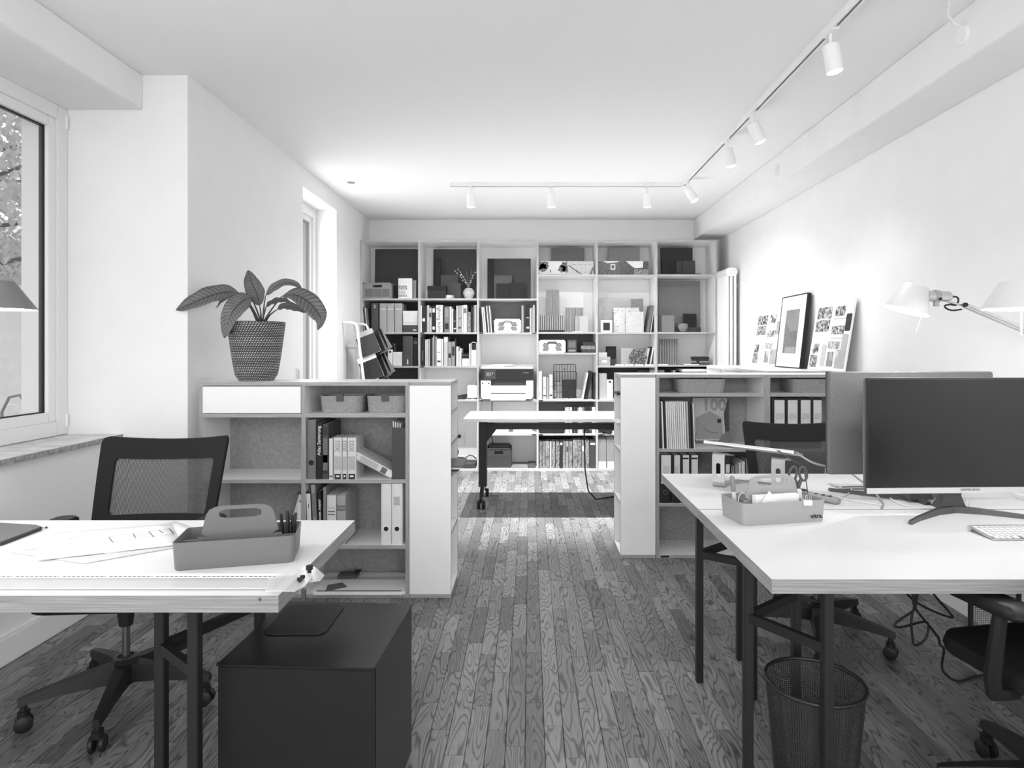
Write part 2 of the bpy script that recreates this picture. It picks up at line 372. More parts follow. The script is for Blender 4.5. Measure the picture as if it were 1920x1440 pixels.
# ---- tall window in the left wall
w2 = tag(bpy.data.objects.new('window_2', None), 'tall white framed window set into the left wall', None, None, 'structure'); COL.objects.link(w2); w2.location = (-2.1, 5.74, 0)
b = MB()
for (y0, y1, z0, z1) in ((5.28, 5.36, 0, 2.69), (6.12, 6.2, 0, 2.69), (5.36, 6.12, 0, .1), (5.36, 6.12, 2.6, 2.69)): b.box(-2.14, -2.07, y0, y1, z0, z1)
P('window_frame', b, UPVC, w2, True, bevel=.003)
b = MB()
for (y0, y1, z0, z1) in ((5.36, 5.41, .1, 2.6), (6.07, 6.12, .1, 2.6), (5.41, 6.07, .1, .15), (5.41, 6.07, 2.55, 2.6)): b.box(-2.13, -2.085, y0, y1, z0, z1)
P('sash', b, UPVC, w2, True, bevel=.003)
b = MB()
for (y0, y1, z0, z1) in ((5.41, 5.418, .15, 2.55), (6.062, 6.07, .15, 2.55), (5.418, 6.062, .15, .158), (5.418, 6.062, 2.542, 2.55)): b.box(-2.12, -2.095, y0, y1, z0, z1)
P('gasket', b, LGR, w2, True)
P('pane', MB().box(-2.112, -2.108, 5.415, 6.065, .155, 2.545), GLASS, w2, True)
# ---- window behind the camera
w3 = tag(bpy.data.objects.new('window_3', None), 'wide window behind the camera', None, None, 'structure'); COL.objects.link(w3); w3.location = (0, -2.25, .35)
b = MB()
for (x0, x1, z0, z1) in ((-1.95, -1.87, .35, 2.65), (1.87, 1.95, .35, 2.65), (-1.87, 1.87, .35, .43), (-1.87, 1.87, 2.57, 2.65), (-.04, .04, .43, 2.57)): b.box(x0, x1, -2.28, -2.21, z0, z1)
P('window_frame', b, UPVC, w3, True)
# ---- outside: tree, garden wall, neighbour's house
tr = T('garden_tree', 'leafy tree with pale foliage outside the big window', 'tree', (-7.3, 7.75, -.8))
b = MB(); b.tube([(-7.3, 7.75, -.8), (-7.25, 7.75, 1.2), (-7.1, 7.8, 2.6), (-6.9, 7.9, 4.2)], [.16, .13, .1, .05], 8)
for q in range(14):
    z = 1.9+q*.18; a_ = q*2.4; b.tube([(-7.1, 7.75, z+.3), (-6.7+.6*cos(a_), 7.75+.6*sin(a_), z+.55), (-6.3+1.25*cos(a_), 7.75+1.25*sin(a_), z+.7)], [.04, .025, .01], 5)
P('trunk', b, mat('bark', 90, .9, noise=.3), tr, True)
b = MB()
for q in range(6500):
    while True:
        v = Vector((random.uniform(-1, 1), random.uniform(-1, 1), random.uniform(-1, 1)))
        if v.length < 1: break
    c = Vector((-6.3, 7.9, 3.75))+Vector((v.x*1.7, v.y*1.7, v.z*1.6)); s_ = random.uniform(.035, .07)
    e = Matrix.Rotation(random.uniform(0, 6.28), 3, 'Z') @ Matrix.Rotation(random.uniform(0, 3), 3, 'X')
    b.add([c+e @ Vector(p)*s_ for p in ((0, -1, 0), (.75, -.1, .15), (.4, .5, 0), (0, 1.1, -.2), (-.4, .5, 0), (-.75, -.1, .15))], [(0, 1, 2, 3, 4, 5)])
lm, N_, L_, b_, out_ = nm('leaf_outdoor'); b_.inputs['Base Color'].default_value = grey(.5); b_.inputs['Roughness'].default_value = .6
tl = N_.new('ShaderNodeBsdfTranslucent'); tl.inputs[0].default_value = grey(.75); mx_ = N_.new('ShaderNodeMixShader'); mx_.inputs[0].default_value = .45
L_.new(b_.outputs[0], mx_.inputs[1]); L_.new(tl.outputs[0], mx_.inputs[2]); L_.new(mx_.outputs[0], out_.inputs[0])
o = P('foliage', b, lm, tr, True); o['kind'] = 'stuff'
PLS = mat('pale_render', 240, .95, noise=.06, nscale=8)
gw = T('garden_wall', 'pale rendered garden wall with a coping outside the big window', 'wall', (-7.6, 9.1, -.8))
P('wall_body', MB().box(-10.0, -5.2, 9.0, 9.2, -.8, 2.28), PLS, gw, True); P('coping', MB().box(-10.05, -5.15, 8.95, 9.25, 2.28, 2.38), mat('coping_stone', 170, .9), gw, True, bevel=.01)
hs = T('neighbour_house', 'distant house with a steep grey roof beyond the garden wall', 'house', (-13.5, 16.8, -.8))
P('house_wall', MB().box(-15.5, -11.8, 15.8, 18.5, -.8, 3.1), PLS, hs, True)
P('roof', MB().prism([(-15.9, 3.0), (-11.5, 3.0), (-13.7, 4.6)], 15.5, 18.8, 'y'), mat('roof_tiles', 125, .9, noise=.2), hs, True)
P('chimney', MB().box(-13.3, -12.9, 15.9, 16.3, 3.4, 4.5), PLS, hs, True)
struct('ground', MB().box(-30, -3.1, -10, 40, -.9, -.8), mat('garden_ground', 120, .95, noise=.3, nscale=3), 'garden ground outside the window')
gr = T('garden_gate', 'pale slatted garden gate outside the window with a bare twig', 'gate', (-4.6, 5.65, -.8))
for q in range(5): P('gate_slat', MB().box(-4.95+q*.16, -4.85+q*.16, 5.63, 5.66, -.8, .86), PLS, gr, True)
P('twig', MB().tube([(-4.62, 5.6, .5), (-4.60, 5.58, .8), (-4.52, 5.56, .93), (-4.42, 5.55, .95), (-4.36, 5.55, .86)], .012, 6), mat('twig_bark', 120, .9), gr, True)
P('gate_rail', MB().box(-5.0, -4.2, 5.66, 5.69, .74, .80), PLS, gr, True)
# ================================================================== lights on the ceiling
rail = T('lighting_track', 'white ceiling lighting track running along and across the room', 'light track', (1.39, 5.78, ZC))
def trk(x0, x1, y0, y1):
    b = MB()
    if x1-x0 < y1-y0:
        b.box(x0, x0+.006, y0, y1, ZC-.035, ZC); b.box(x1-.006, x1, y0, y1, ZC-.035, ZC); b.box(x0+.006, x1-.006, y0, y1, ZC-.004, ZC, 1); b.box(x0+.006, x0+.011, y0, y1, ZC-.035, ZC-.032); b.box(x1-.011, x1-.006, y0, y1, ZC-.035, ZC-.032)
    else:
        b.box(x0, x1, y0, y0+.006, ZC-.035, ZC); b.box(x0, x1, y1-.006, y1, ZC-.035, ZC); b.box(x0, x1, y0+.006, y1-.006, ZC-.004, ZC, 1)
    return b
P('long_rail', trk(1.372, 1.408, .2, 5.78), [WHT, BLK], rail, True); P('cross_rail', trk(-.718, 1.372, 5.762, 5.798), [WHT, BLK], rail, True)
P('corner_joint', MB().box(1.366, 1.414, 5.756, 5.804, ZC-.037, ZC), WHT, rail, True, bevel=.002)
def spot(x, y, az, tilt, power, label, size=80, blend=.5, spill=0):
    t = T('track_spotlight', label, 'spotlight', (x, y, ZC-.035), 'track spotlights')
    P('adapter', MB().box(-.017, .017, -.05, .05, -.006, .012), WHT, t, bevel=.002)
    P('stem', MB().tube([(0, 0, 0), (0, 0, -.065)], .007, 8), WHT, t, smooth=True)
    M = Matrix.Translation((0, 0, -.058)) @ Matrix.Rotation(az, 4, 'Z') @ Matrix.Rotation(tilt, 4, 'Y')
    body = MB().lathe([(.0, .0), (.034, .0), (.0375, -.003), (.0375, -.125), (.034, -.125), (.032, -.112)], seg=24).xf(Matrix.Rotation(0, 4, 'Z'))
    P('lamp_body', body.xf(M), WHT, t, smooth=True)
    P('lens', MB().lathe([(.0, -.134), (.018, -.131), (.028, -.124), (.032, -.116)], seg=24).xf(M), LED, t)
    for nm_, pw, sz, bl in (('spot_beam', power, size, blend), ('spot_spill', spill, 172, 1.0)):      # focused beam and the wide spill of the same lens
        if not pw: continue
        l = bpy.data.lights.new(nm_, 'SPOT'); l.energy = pw; l.spot_size = R(sz); l.spot_blend = bl; l.shadow_soft_size = .03
        o = bpy.data.objects.new(nm_, l); COL.objects.link(o); o.parent = t
        o.matrix_local = M @ Matrix.Translation((0, 0, -.14))
spot(-.53, 5.78, pi/2, -R(4), 160, 'white spotlight at the left end of the cross track', 74, .45, 56)
spot(.197, 5.78, pi/2, -R(4), 160, 'white spotlight in the middle of the cross track', 74, .45, 56)
spot(1.064, 5.78, pi/2, -R(4), 160, 'white spotlight at the right end of the cross track', 74, .45, 56)
spot(1.39, 2.955, 0, -R(9), 15, 'nearest and largest spotlight on the long track', 85, 1.0)
spot(1.39, 3.99, 0, -R(23), 9, 'tilted spotlight second nearest on the long track', 85, 1.0)
spot(1.39, 4.50, 0, -R(14), 8, 'spotlight third nearest on the long track', 85, 1.0)
spot(1.39, 5.63, -.3, -R(30), 7, 'steeply tilted spotlight by the track corner', 85, 1.0)
# ceiling details
solo('ceiling_cover', 'small dark round cover plate in the ceiling by the left wall', 'cover plate', MB().lathe([(.0, ZC-.004), (.033, ZC-.004), (.036, ZC)], (-1.61, 5.77, 0), 24), mat('cover_grey', 130, .6), smooth=True)
t = T('cable_outlet', 'white round cable outlet on the right beam with a looping cord', 'outlet', (1.91, 2.82, 2.735))
P('rosette', MB().lathe([(.0, .0), (.040, .0), (.043, -.003), (.043, -.012)], seg=28).xf(Matrix.Translation((-.012, 0, 0)) @ Matrix.Rotation(-pi/2, 4, 'Y')), WHT, t, smooth=True)
P('cord', MB().tube([(-.014, 0, .045), (-.05, -.01, .05), (-.10, -.05, .065), (-.145, -.13, .085), (-.18, -.26, .105), (-.19, -.45, .112)], .006, 8), WHT, t, smooth=True)
solo('blank_cover', 'faint round white cover on the side of the right beam', 'cover plate', MB().lathe([(.0, .0), (.04, .0), (.043, -.002)], seg=28).xf(Matrix.Translation((1.907, 4.93, 2.73)) @ Matrix.Rotation(-pi/2, 4, 'Y')), mat('cover_white', 225, .6), smooth=True)
t = T('wall_switch', 'small white switch plate on the left wall beside the tall window', 'switch', (XL, 5.15, 1.15))
P('plate', MB().box(0, .008, -.03, .03, -.05, .05), WHT, t, bevel=.002); P('rocker', MB().box(.008, .014, -.004, .024, -.038, .038), mat('switch_rocker', 215, .4), t, bevel=.002)
# ---- radiator
rad = T('radiator', 'tall white column radiator standing against the right wall', 'radiator', (2.13, 6.9, .25))
for q in range(10):
    y0 = 6.70+q*.045; b = MB()
    for xx in (2.063, 2.103, 2.143): b.prism(rr(.026, .036, .011, 3, xx+.013, y0+.018), .33, 2.12, 'z')
    b.prism(rr(.12, .09, .04, 4, 2.116, 2.155), y0, y0+.038, 'y'); b.prism(rr(.12, .09, .04, 4, 2.116, .30), y0, y0+.038, 'y')
    P('section', b, TRIMW, rad, True, smooth=True)
P('end_plug', MB().lathe([(.0, .006), (.022, .006), (.024, .0)], seg=20).xf(Matrix.Translation((2.116, 6.70, 2.155)) @ Matrix.Rotation(pi/2, 4, 'X')), TRIMW, rad, True, smooth=True)
for zz in (.34, 2.0): P('bracket', MB().box(2.165, XR-.004, 6.8, 6.83, zz, zz+.04), TRIMW, rad, True)
# ================================================================== tall bookcase on the back wall
YS = 7.06
BPX = ply('bookcase_edge_upright', 174, 'x'); BPZ = ply('bookcase_edge_flat', 174, 'z')
UX = [PX(p, YS) for p in (677, 785.6, 896, 1008, 1119.4, 1231, 1343)]
ZT = PZ(450, YS); TH = .02
bc = T('bookcase', 'tall white plywood-edged bookcase filling the back wall', 'bookcase', (UX[3], 7.26, 0))
for i, x in enumerate(UX): P('upright', MB().box(x-TH/2, x+TH/2, YS, YB-.002, .02, ZT-TH, 0, 'x'), [LAM, BPX], bc, True)
P('top_board', MB().box(UX[0]-TH/2, UX[6]+TH/2, YS, YB-.002, ZT-TH, ZT, 0, 'z'), [LAM, BPZ], bc, True)
P('base_board', MB().box(UX[0]-TH/2, UX[6]+TH/2, YS, YB-.02, 0, .02, 0, 'z'), [LAM, BPZ], bc, True)
zr = lambda p: PZ(p, YS)
ROWS = [[561, 624.5, 688, 751], [561, 624.5, 688, 751], [561.5, 625, 751.5, 815], [516, 624, 663, 751, 815], [516.5, 624.5, 687.5, 751.5, 815], [516, 624, 686, 751, 815]]
SZ = []                                            # top surface of each shelf board, per column
for c, rows in enumerate(ROWS):
    zs = []
    for p in rows:
        z = zr(p)+.009; zs.append(z)
        P('shelf_board', MB().box(UX[c]+TH/2, UX[c+1]-TH/2, YS+.002, YB-.004, z-TH*.9, z, 0, 'z'), [LAM, BPZ], bc, True)
    zs.append(.02); SZ.append(zs)
def backp(c, za, zb, m): P('back_panel', MB().box(UX[c]+TH/2, UX[c+1]-TH/2, YB-.03, YB-.022, za, zb), m, bc, True)
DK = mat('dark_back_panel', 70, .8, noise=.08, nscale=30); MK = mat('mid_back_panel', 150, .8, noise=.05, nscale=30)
for c in (0, 1):
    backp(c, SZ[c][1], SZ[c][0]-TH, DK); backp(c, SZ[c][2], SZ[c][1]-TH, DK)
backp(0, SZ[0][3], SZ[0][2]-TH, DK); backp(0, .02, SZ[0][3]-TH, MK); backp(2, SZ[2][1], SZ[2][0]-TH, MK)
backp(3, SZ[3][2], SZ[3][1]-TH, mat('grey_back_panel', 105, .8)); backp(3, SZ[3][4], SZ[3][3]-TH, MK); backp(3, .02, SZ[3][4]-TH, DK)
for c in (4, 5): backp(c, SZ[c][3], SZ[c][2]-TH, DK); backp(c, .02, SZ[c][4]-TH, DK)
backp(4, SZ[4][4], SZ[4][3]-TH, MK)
for (c, k, sx) in ((1, 1, 0), (1, 2, 0), (2, 1, 0), (2, 1, 1), (2, 2, 0), (2, 3, 1), (3, 3, 0), (3, 4, 0), (4, 4, 0), (2, 3, 0)):   # little black maker's tags
    xx = UX[c]+TH/2+.004 if not sx else UX[c+1]-TH/2-.05; z = SZ[c][k]
    P('name_tag', MB().box(xx, xx+.045, YS-.0005, YS+.002, z-.014, z-.003), BLK, bc, True)
# ================================================================== low shelves
def unit(name, label, x0, x1, y0, y1, ztop, bars, shelves, back=True, drawer=None, mdf=MDF):
    """open plywood shelf seen from the front; bars: X of inner uprights, shelves: list of (column, z top)"""
    t = T(name, label, 'shelf unit', ((x0+x1)/2, (y0+y1)/2, 0))
    P('top_board', MB().box(x0, x1, y0, y1, ztop-TH, ztop, 0, 'z'), [LAM, PLYZ], t, True)
    P('base_board', MB().box(x0, x1, y0, y1, 0, TH, 0, 'z'), [LAM, PLYZ], t, True)
    xs = [x0+TH/2]+list(bars)+[x1-TH/2]
    for x in xs: P('upright', MB().box(x-TH/2, x+TH/2, y0, y1, TH, ztop-TH, 0, 'x'), [LAM, PLYX], t, True)
    for (c, z) in shelves: P('shelf_board', MB().box(xs[c]+TH/2, xs[c+1]-TH/2, y0+.003, y1-.008, z-TH, z, 0, 'z'), [LAM, PLYZ], t, True)
    if back:
        for c in range(len(xs)-1): P('back_panel', MB().box(xs[c]+TH/2, xs[c+1]-TH/2, y1-.008, y1-.002, TH, ztop-TH), mdf, t, True)
    if drawer:
        c, za, zb = drawer; d = P('drawer_front', MB().box(xs[c]+TH/2+.003, xs[c+1]-TH/2-.003, y0-.002, y0+.016, za, zb), LAM, t, True)
        P('drawer_box', MB().box(xs[c]+TH/2+.012, xs[c+1]-TH/2-.012, y0+.016, y1-.03, za, zb-.02), LAM, t, True)
    return t, xs
YL = 3.48; XL0, XLM, XL1 = PX(372.5, YL), PX(568.3, YL), PX(766.8, YL)
ZL = [PZ(716.4, YL), PZ(776, YL), PZ(899.5, YL), PZ(1022.6, YL)]       # top, shelf 1..3
lowL, _ = unit('low_shelf', 'low plywood shelf unit with a white drawer under the potted plant', XL0, XL1, YL, YL+.33, ZL[0], [XLM],
     [(0, ZL[1]), (1, ZL[1]), (0, ZL[2]), (1, ZL[2]), (1, ZL[3]), (0, ZL[3])], drawer=(0, ZL[1]+.004, ZL[0]-TH-.004))
def endcol(label, x0, x1, y0, y1, ztop, levels, openx):
    """narrow unit turned sideways: closed white panels front and back, open towards openx"""
    t = T('end_shelf', label, 'shelf unit', ((x0+x1)/2, (y0+y1)/2, 0))
    P('top_board', MB().box(x0, x1, y0, y1, ztop-TH, ztop, 0, 'z'), [LAM, PLYZ], t, True)
    P('base_board', MB().box(x0, x1, y0, y1, 0, TH, 0, 'z'), [LAM, PLYZ], t, True)
    for (a, c) in ((y0, y0+TH), (y1-TH, y1)): P('side_panel', MB().box(x0, x1, a, c, TH, ztop-TH, 0, 'y'), [LAM, PLYY], t, True)
    xb = (x0, x0+.008) if openx > 0 else (x1-.008, x1)
    P('back_panel', MB().box(xb[0], xb[1], y0+TH, y1-TH, TH, ztop-TH), LAM, t, True)
    for z in levels: P('shelf_board', MB().box(x0+.008*(openx > 0), x1-.008*(openx < 0), y0+TH, y1-TH, z-TH, z, 0, 'z'), [LAM, PLYZ], t, True)
    return t
XE0, XE1 = PX(767.7, YL), PX(845.4, YL)
LZ = [PZ(771, YL), PZ(831, YL), PZ(999, YL)]
endcol('white end shelf closing the left low shelf unit beside the aisle', XE0, XE1, YL, YL+.33, ZL[0], [LZ[0], LZ[1], PZ(890, YL), LZ[2]], 1)
YR = 4.14; XR0, XR1 = PX(1163.8, YR), PX(1229, YR); ZR = [PZ(702.4, YR), PZ(738, YR), PZ(841.5, YR), PZ(944, YR)]
endcol('white end shelf closing the right low shelf unit beside the aisle', XR0, XR1, YR, YR+.33, ZR[0], [PZ(742, YR), PZ(795, YR), PZ(845, YR), PZ(942, YR)], -1)
RX0, RX1, RX2 = PX(1230.3, YR), PX(1438.2, YR), 2.19
lowR, _ = unit('low_shelf', 'low plywood shelf unit holding the magazine row beside the right desk', RX0, RX1-.001, YR, YR+.33, ZR[0], [], [(0, ZR[1]), (0, ZR[2]), (0, ZR[3])])
lowR2, _ = unit('low_shelf', 'low plywood shelf unit half hidden behind the screens', RX1+.001, RX2, YR, YR+.33, ZR[0], [], [(0, ZR[1]), (0, ZR[2]), (0, ZR[3])])
P('name_tag', MB().box(RX0+.03, RX0+.085, YR-.0006, YR+.002, .003, .016), BLK, lowR, True)
# long low unit along the right wall
su = T('side_shelf', 'long white low shelf along the right wall carrying the picture and pin boards', 'shelf unit', (1.93, 5.26, 0)); XS, ZS = 1.66, 1.195
P('top_board', MB().box(XS, 2.2, 4.48, 6.0, ZS-TH, ZS, 0, 'z'), [LAM, PLYZ], su, True); P('base_board', MB().box(XS, 2.2, 4.48, 6.0, 0, TH, 0, 'z'), [LAM, PLYZ], su, True)
for y in (4.48, 4.986, 5.486, 5.98): P('upright', MB().box(XS, 2.2, y, y+TH, TH, ZS-TH, 0, 'y'), [LAM, PLYY], su, True)
for z in (.4, .78, 1.06):
    for y in (4.5, 5.006, 5.506): P('shelf_board', MB().box(XS+.003, 2.19, y, y+.48, z-TH, z, 0, 'z'), [LAM, PLYZ], su, True)
P('back_panel', MB().box(2.195, 2.2, 4.5, 5.98, TH, ZS-TH), LAM, su, True)
# ================================================================== desks
def desk(name, label, x0, x1, y0, y1, z, th, skew=0, group='white desks'):
    t = T(name, label, 'desk', ((x0+x1)/2, (y0+y1)/2, 0))
    P('table_top', MB().box(x0, x1, y0, y1, z-th, z-.0012, 0, 'z', 0), [PLYD], t, True)
    P('laminate', MB().box(x0, x1, y0, y1, z-.0012, z, 0, 'z', 1), [DESKW, INKG], t, True)
    t.rotation_euler.z = skew
    return t
PLYD = ply('plywood_desk_edge', 146, 'z', .8)
ZD = .74
# desk parts sit on the trestles below
dL = desk('desk', 'white desk with thick plywood edge and drafting rule in the left foreground', -2.19, -.628, 1.60, 2.30, ZD, .042)
dN = desk('desk', 'near right white desk carrying the front screen and keyboard', .648, 2.2, 1.712, 2.450, ZD, .038)
dF = desk('desk', 'far right white desk carrying the laptop on its stand', .648, 2.2, 2.456, 3.149, ZD, .038)
lettering(dL, '\u2191', .014, wloc(dL)*-1+Vector((PX(487, 1.60), 1.5995, PZ(1125, 1.6))), FRONT, INK)
def trestle(label, A, B, C, h):
    """three posts in a right angle: A the corner, B and C the ends"""
    t = T('trestle', label, 'trestle', (A[0], A[1], 0), 'steel desk trestles')
    for q in (A, B, C): P('leg', MB().box(q[0]-.014, q[0]+.014, q[1]-.014, q[1]+.014, 0, h), BLKM, t, True, bevel=.002)
    for q in (B, C):
        P('top_rail', MB().bar((A[0], A[1], h-.015), (q[0], q[1], h-.015), .024, .028), BLKM, t, True)
        P('cross_rail', MB().bar((A[0], A[1], .52), (q[0], q[1], .52), .02, .028), BLKM, t, True)
    return t
trestle('black steel trestle carrying the left desk beside the black cabinet', (-1.035, 1.80), (-.868, 1.66), (-.885, 2.10), ZD-.042)
trestle('black steel trestle under the near right desk by the wire bin', (.682, 2.0), (.83, 1.787), (.907, 2.18), ZD-.038)
trestle('black steel trestle under the far right desk', (.691, 2.607), (.864, 2.39+.09), (.916, 2.79), ZD-.038)
# black cabinet beside the left desk
cab = T('pedestal_cabinet', 'low black cabinet on the floor beside the left desk', 'cabinet', (-.62, 1.935, 0), None, R(-3))
P('body', MB().box(-.215, .215, -.195, .215, .012, .498), BLKW, cab, bevel=.002)
P('door', MB().box(-.213, .213, -.214, -.197, .014, .496), BLKW, cab, bevel=.0015); P('plinth', MB().box(-.2, .2, -.19, .2, 0, .012), BLK, cab)
P('top_board', MB().box(-.217, .217, -.216, .217, .498, .504), BLKW, cab, bevel=.001)
solo('desk_pad', 'small black rounded pad lying on the black cabinet', 'pad', MB().prism(rr(.19, .22, .03, 4, -.705, 2.015), .5045, .508, 'z'), mat('pad_rubber', 42, .6), bevel=.001)
# ================================================================== office chairs
NET = netting('chair_mesh', 46, 200, 330, (.31, .5))
def chair(label, x, y, rz, base_rot):
    """faces local -Y; backrest towards +Y"""
    t = T('office_chair', label, 'chair', (x, y, 0), 'black mesh office chairs', rz)
    for k in range(5):
        a = base_rot-rz+k*2*pi/5; d = Vector((cos(a), sin(a), 0)); n = Vector((-d.y, d.x, 0))
        loops = []
        for (r, w, z0, z1) in ((.03, .032, .095, .165), (.12, .026, .10, .155), (.22, .021, .10, .138), (.30, .017, .095, .122), (.325, .012, .09, .115)):
            c = d*r; loops.append([c+n*w+Vector((0, 0, z0)), c+n*w*.7+Vector((0, 0, z1)), c-n*w*.7+Vector((0, 0, z1)), c-n*w+Vector((0, 0, z0))])
        lg = P('base_leg', MB().loft(loops, 0, True, True, True), BLK, t, smooth=True)
        c = d*.308; cs = MB().tube([c+Vector((0, 0, .11)), c+Vector((0, 0, .06))], .011, 8)
        cs.prism([(c.x+q[0], c.y+q[1]) for q in rr(.03, .04, .012, 3)], .05, .072, 'z')
        for sgn in (-1, 1):
            M = Matrix.Translation(c+n*sgn*.016+Vector((0, 0, .028))) @ Matrix.Rotation(a, 4, 'Z') @ Matrix.Rotation(pi/2, 4, 'X')
            w_ = MB().lathe([(.0, -.010), (.02, -.010), (.028, -.005), (.028, .005), (.02, .010), (.0, .010)], seg=18).xf(M); cs.add(w_.v, w_.f)
        P('caster', cs, BLK, lg, smooth=True)
    P('base_hub', MB().lathe([(.0, .08), (.03, .08), (.045, .10), (.045, .165), (.03, .178), (.0, .178)], seg=24), BLK, t, smooth=True)
    P('hub_ring', MB().lathe([(.028, .179), (.042, .181), (.028, .183)], seg=24), DGR, t, smooth=True)
    P('gas_column', MB().tube([(0, 0, .16), (0, 0, .40)], .014, 16), mat('column_steel', 120, .25, .8), t, smooth=True)
    P('column_sleeve', MB().lathe([(.0, .30), (.024, .30), (.032, .37), (.032, .41), (.0, .41)], seg=20), BLK, t, smooth=True)
    P('tilt_mechanism', MB().box(-.09, .09, -.11, .13, .385, .43), BLK, t, bevel=.012)
    st = MB().loft([[(p[0]*s, p[1]*s*.98-.01, z) for p in rr(.48, .46, .09, 5)] for (s, z) in ((.86, .425), (.98, .435), (1.0, .455), (.97, .478), (.85, .488))], 0, True, True, True)
    P('seat', st, mat('black_fabric', 46, .9, spec=.15, noise=.15, nscale=300), t, smooth=True)
    # backrest: curved surface, frame and netting
    def bp(u, v, off=0):                         # u -1..1, v 0..1
        hw = .238+.022*v; xx = u*hw; zz = .545+v*.435-.022*(1-u*u)*v; yy = .235+.16*v*.72+.02*v*v-.055*u*u
        return Vector((xx, yy+off, zz))
    def sq(u, v, n=11):
        return u, v
    fr = MB(); M_ = 10; outer = []; inner = []
    def path(hu0, hu1, v0, v1, r):
        pts = []
        for p in rr(2*hu1, v1-v0, r, 4, 0, (v0+v1)/2): pts.append(p)
        # extra points along the long edges so that the frame follows the curve
        out = []
        for i in range(len(pts)):
            a, c = pts[i], pts[(i+1) % len(pts)]; out.append(a)
            d = math.hypot(c[0]-a[0], c[1]-a[1])
            if d > .3:
                for q in range(1, 8): out.append((a[0]+(c[0]-a[0])*q/8, a[1]+(c[1]-a[1])*q/8))
        return out
    O = path(0, 1.0, 0, 1, .07); I = path(0, .80, .27, .80, .05)
    fr.loft([[bp(u, v, -.012) for u, v in O], [bp(u, v, .016) for u, v in O], [bp(u, v, .010) for u, v in I], [bp(u, v, -.008) for u, v in I], [bp(u, v, -.012) for u, v in O]])
    P('backrest_frame', fr, mat('black_mesh_fabric', 46, .85, spec=.15), t, smooth=True)
    gridmesh('backrest_mesh', 14, 8, lambda a, c: bp((a*2-1)*.84, .24+c*.58, .001), lambda a, c: (a*.42, c*.26), NET, t)
    P('back_support', MB().tube([(0, .10, .40), (0, .22, .41), (0, .27, .46), (0, .275, .53), (0, .275, .60)], [.03, .03, .028, .026, .022], 10), BLK, t, smooth=True)
    for sx in (-1, 1):
        ar = P('armrest_post', MB().tube([(sx*.20, .02, .41), (sx*.275, .03, .42), (sx*.29, .04, .47), (sx*.285, .06, .66)], [.02, .022, .022, .018], 8), BLK, t, smooth=True)
        P('arm_pad', MB().loft([[(sx*.285+p[0]*s, .02+p[1]*s, z) for p in rr(.085, .25, .035, 4)] for (s, z) in ((.9, .655), (1, .665), (1, .68), (.88, .69))], 0, True, True, True), BLK, ar, smooth=True)
    return t
chair('black mesh office chair behind the left desk', -1.545, 2.45, R(4), R(-73))
chair('black mesh office chair behind the far right desk', 1.345, 3.0, R(-4), R(-40))
chair('black office chair pushed under the near right desk', 1.53, 1.82, R(190), R(20))
# ================================================================== wheeled white table in the aisle
TZ = .77; tb = T('folding_table', 'white wheeled table with black steel legs before the bookcase', 'table', (.35, 5.63, 0)); tb.rotation_euler.z = 0
P('table_top', MB().box(-.552, 1.30, 5.32, 5.95, TZ-.028, TZ), mat('bright_white_top', 246, .35), tb, True, bevel=.003)
P('beam', MB().box(-.40, 1.14, 5.60, 5.66, TZ-.125, TZ-.072), BLKM, tb, True, bevel=.002)
for xx, sg in ((-.41, 1), (1.14, -1)):
    lg = P('leg', MB().box(xx-.035, xx+.035, 5.58, 5.68, .145, TZ-.028), BLKM, tb, True, bevel=.004)
    P('gusset', MB().prism([(xx+sg*.035, TZ-.072), (xx+sg*.12, TZ-.072), (xx+sg*.12, TZ-.125), (xx+sg*.035, TZ-.235)], 5.605, 5.655, 'y'), BLKM, tb, True)
    P('hinge_plate', MB().box(xx-.05, xx+.09, 5.45, 5.82, TZ-.034, TZ-.028), BLKM, tb, True)
    P('foot_fork', MB().bar((xx, 5.63, .15), (xx, 5.40, .085), .035, .03).bar((xx, 5.63, .15), (xx, 5.87, .085), .035, .03), CHR, tb, True)
    for yy in (5.40, 5.87):
        cs = MB().tube([(xx, yy, .10), (xx, yy, .05)], .009, 8)
        for sx in (-.022, .022):
            w_ = MB().lathe([(.0, -.014), (.026, -.014), (.036, -.007), (.036, .007), (.026, .014), (.0, .014)], seg=20).xf(Matrix.Translation((xx+sx, yy, .036)) @ Matrix.Rotation(pi/2, 4, 'Y')); cs.add(w_.v, w_.f)
        P('caster', cs, BLK, tb, True, smooth=True)
# things on the table
t = solo('closed_notebook', 'thin pale grey notebook on the white table', 'notebook', MB().box(PX(981, 5.5), PX(1027, 5.5), 5.50, 5.72, TZ, TZ+.016), [tone(205)], bevel=.002)
solo('paper_sheet', 'loose pale sheet beside the notebook on the white table', 'paper', MB().box(PX(961, 5.45), PX(1000, 5.45), 5.42, 5.49, TZ, TZ+.001), [tone(225)])
t = T('folded_leaflet', 'narrow leaflet with small pictures on the white table', 'leaflet', (PX(1068, 5.6), 5.6, TZ))
P('sheet', MB().box(-.16, .16, -.04, .05, 0, .002), PAP, t); P('picture_strip', MB().box(-.155, -.07, -.03, .04, .002, .0025), printed('strip_print', 90, 220, 60), t); P('print_lines', MB().box(-.06, .15, -.01, .03, .002, .0025), printed('line_print', 150, 240, 90, (1, 4, 1)), t)
# power cable of the table
solo('power_cable', 'black cable hanging from the white table to the floor', 'cable', MB().tube([(PX(1095, 5.62), 5.62, TZ-.09), (PX(1096, 5.62), 5.62, .5), (PX(1097, 5.55), 5.55, .3), (PX(1103, 5.5), 5.5, .13), (PX(1117, 5.62), 5.62, .03), (PX(1135, 5.78), 5.78, .006), (PX(1160, 5.85), 5.85, .006), (1.2, 5.9, .006)], .006, 8), BLK, smooth=True)
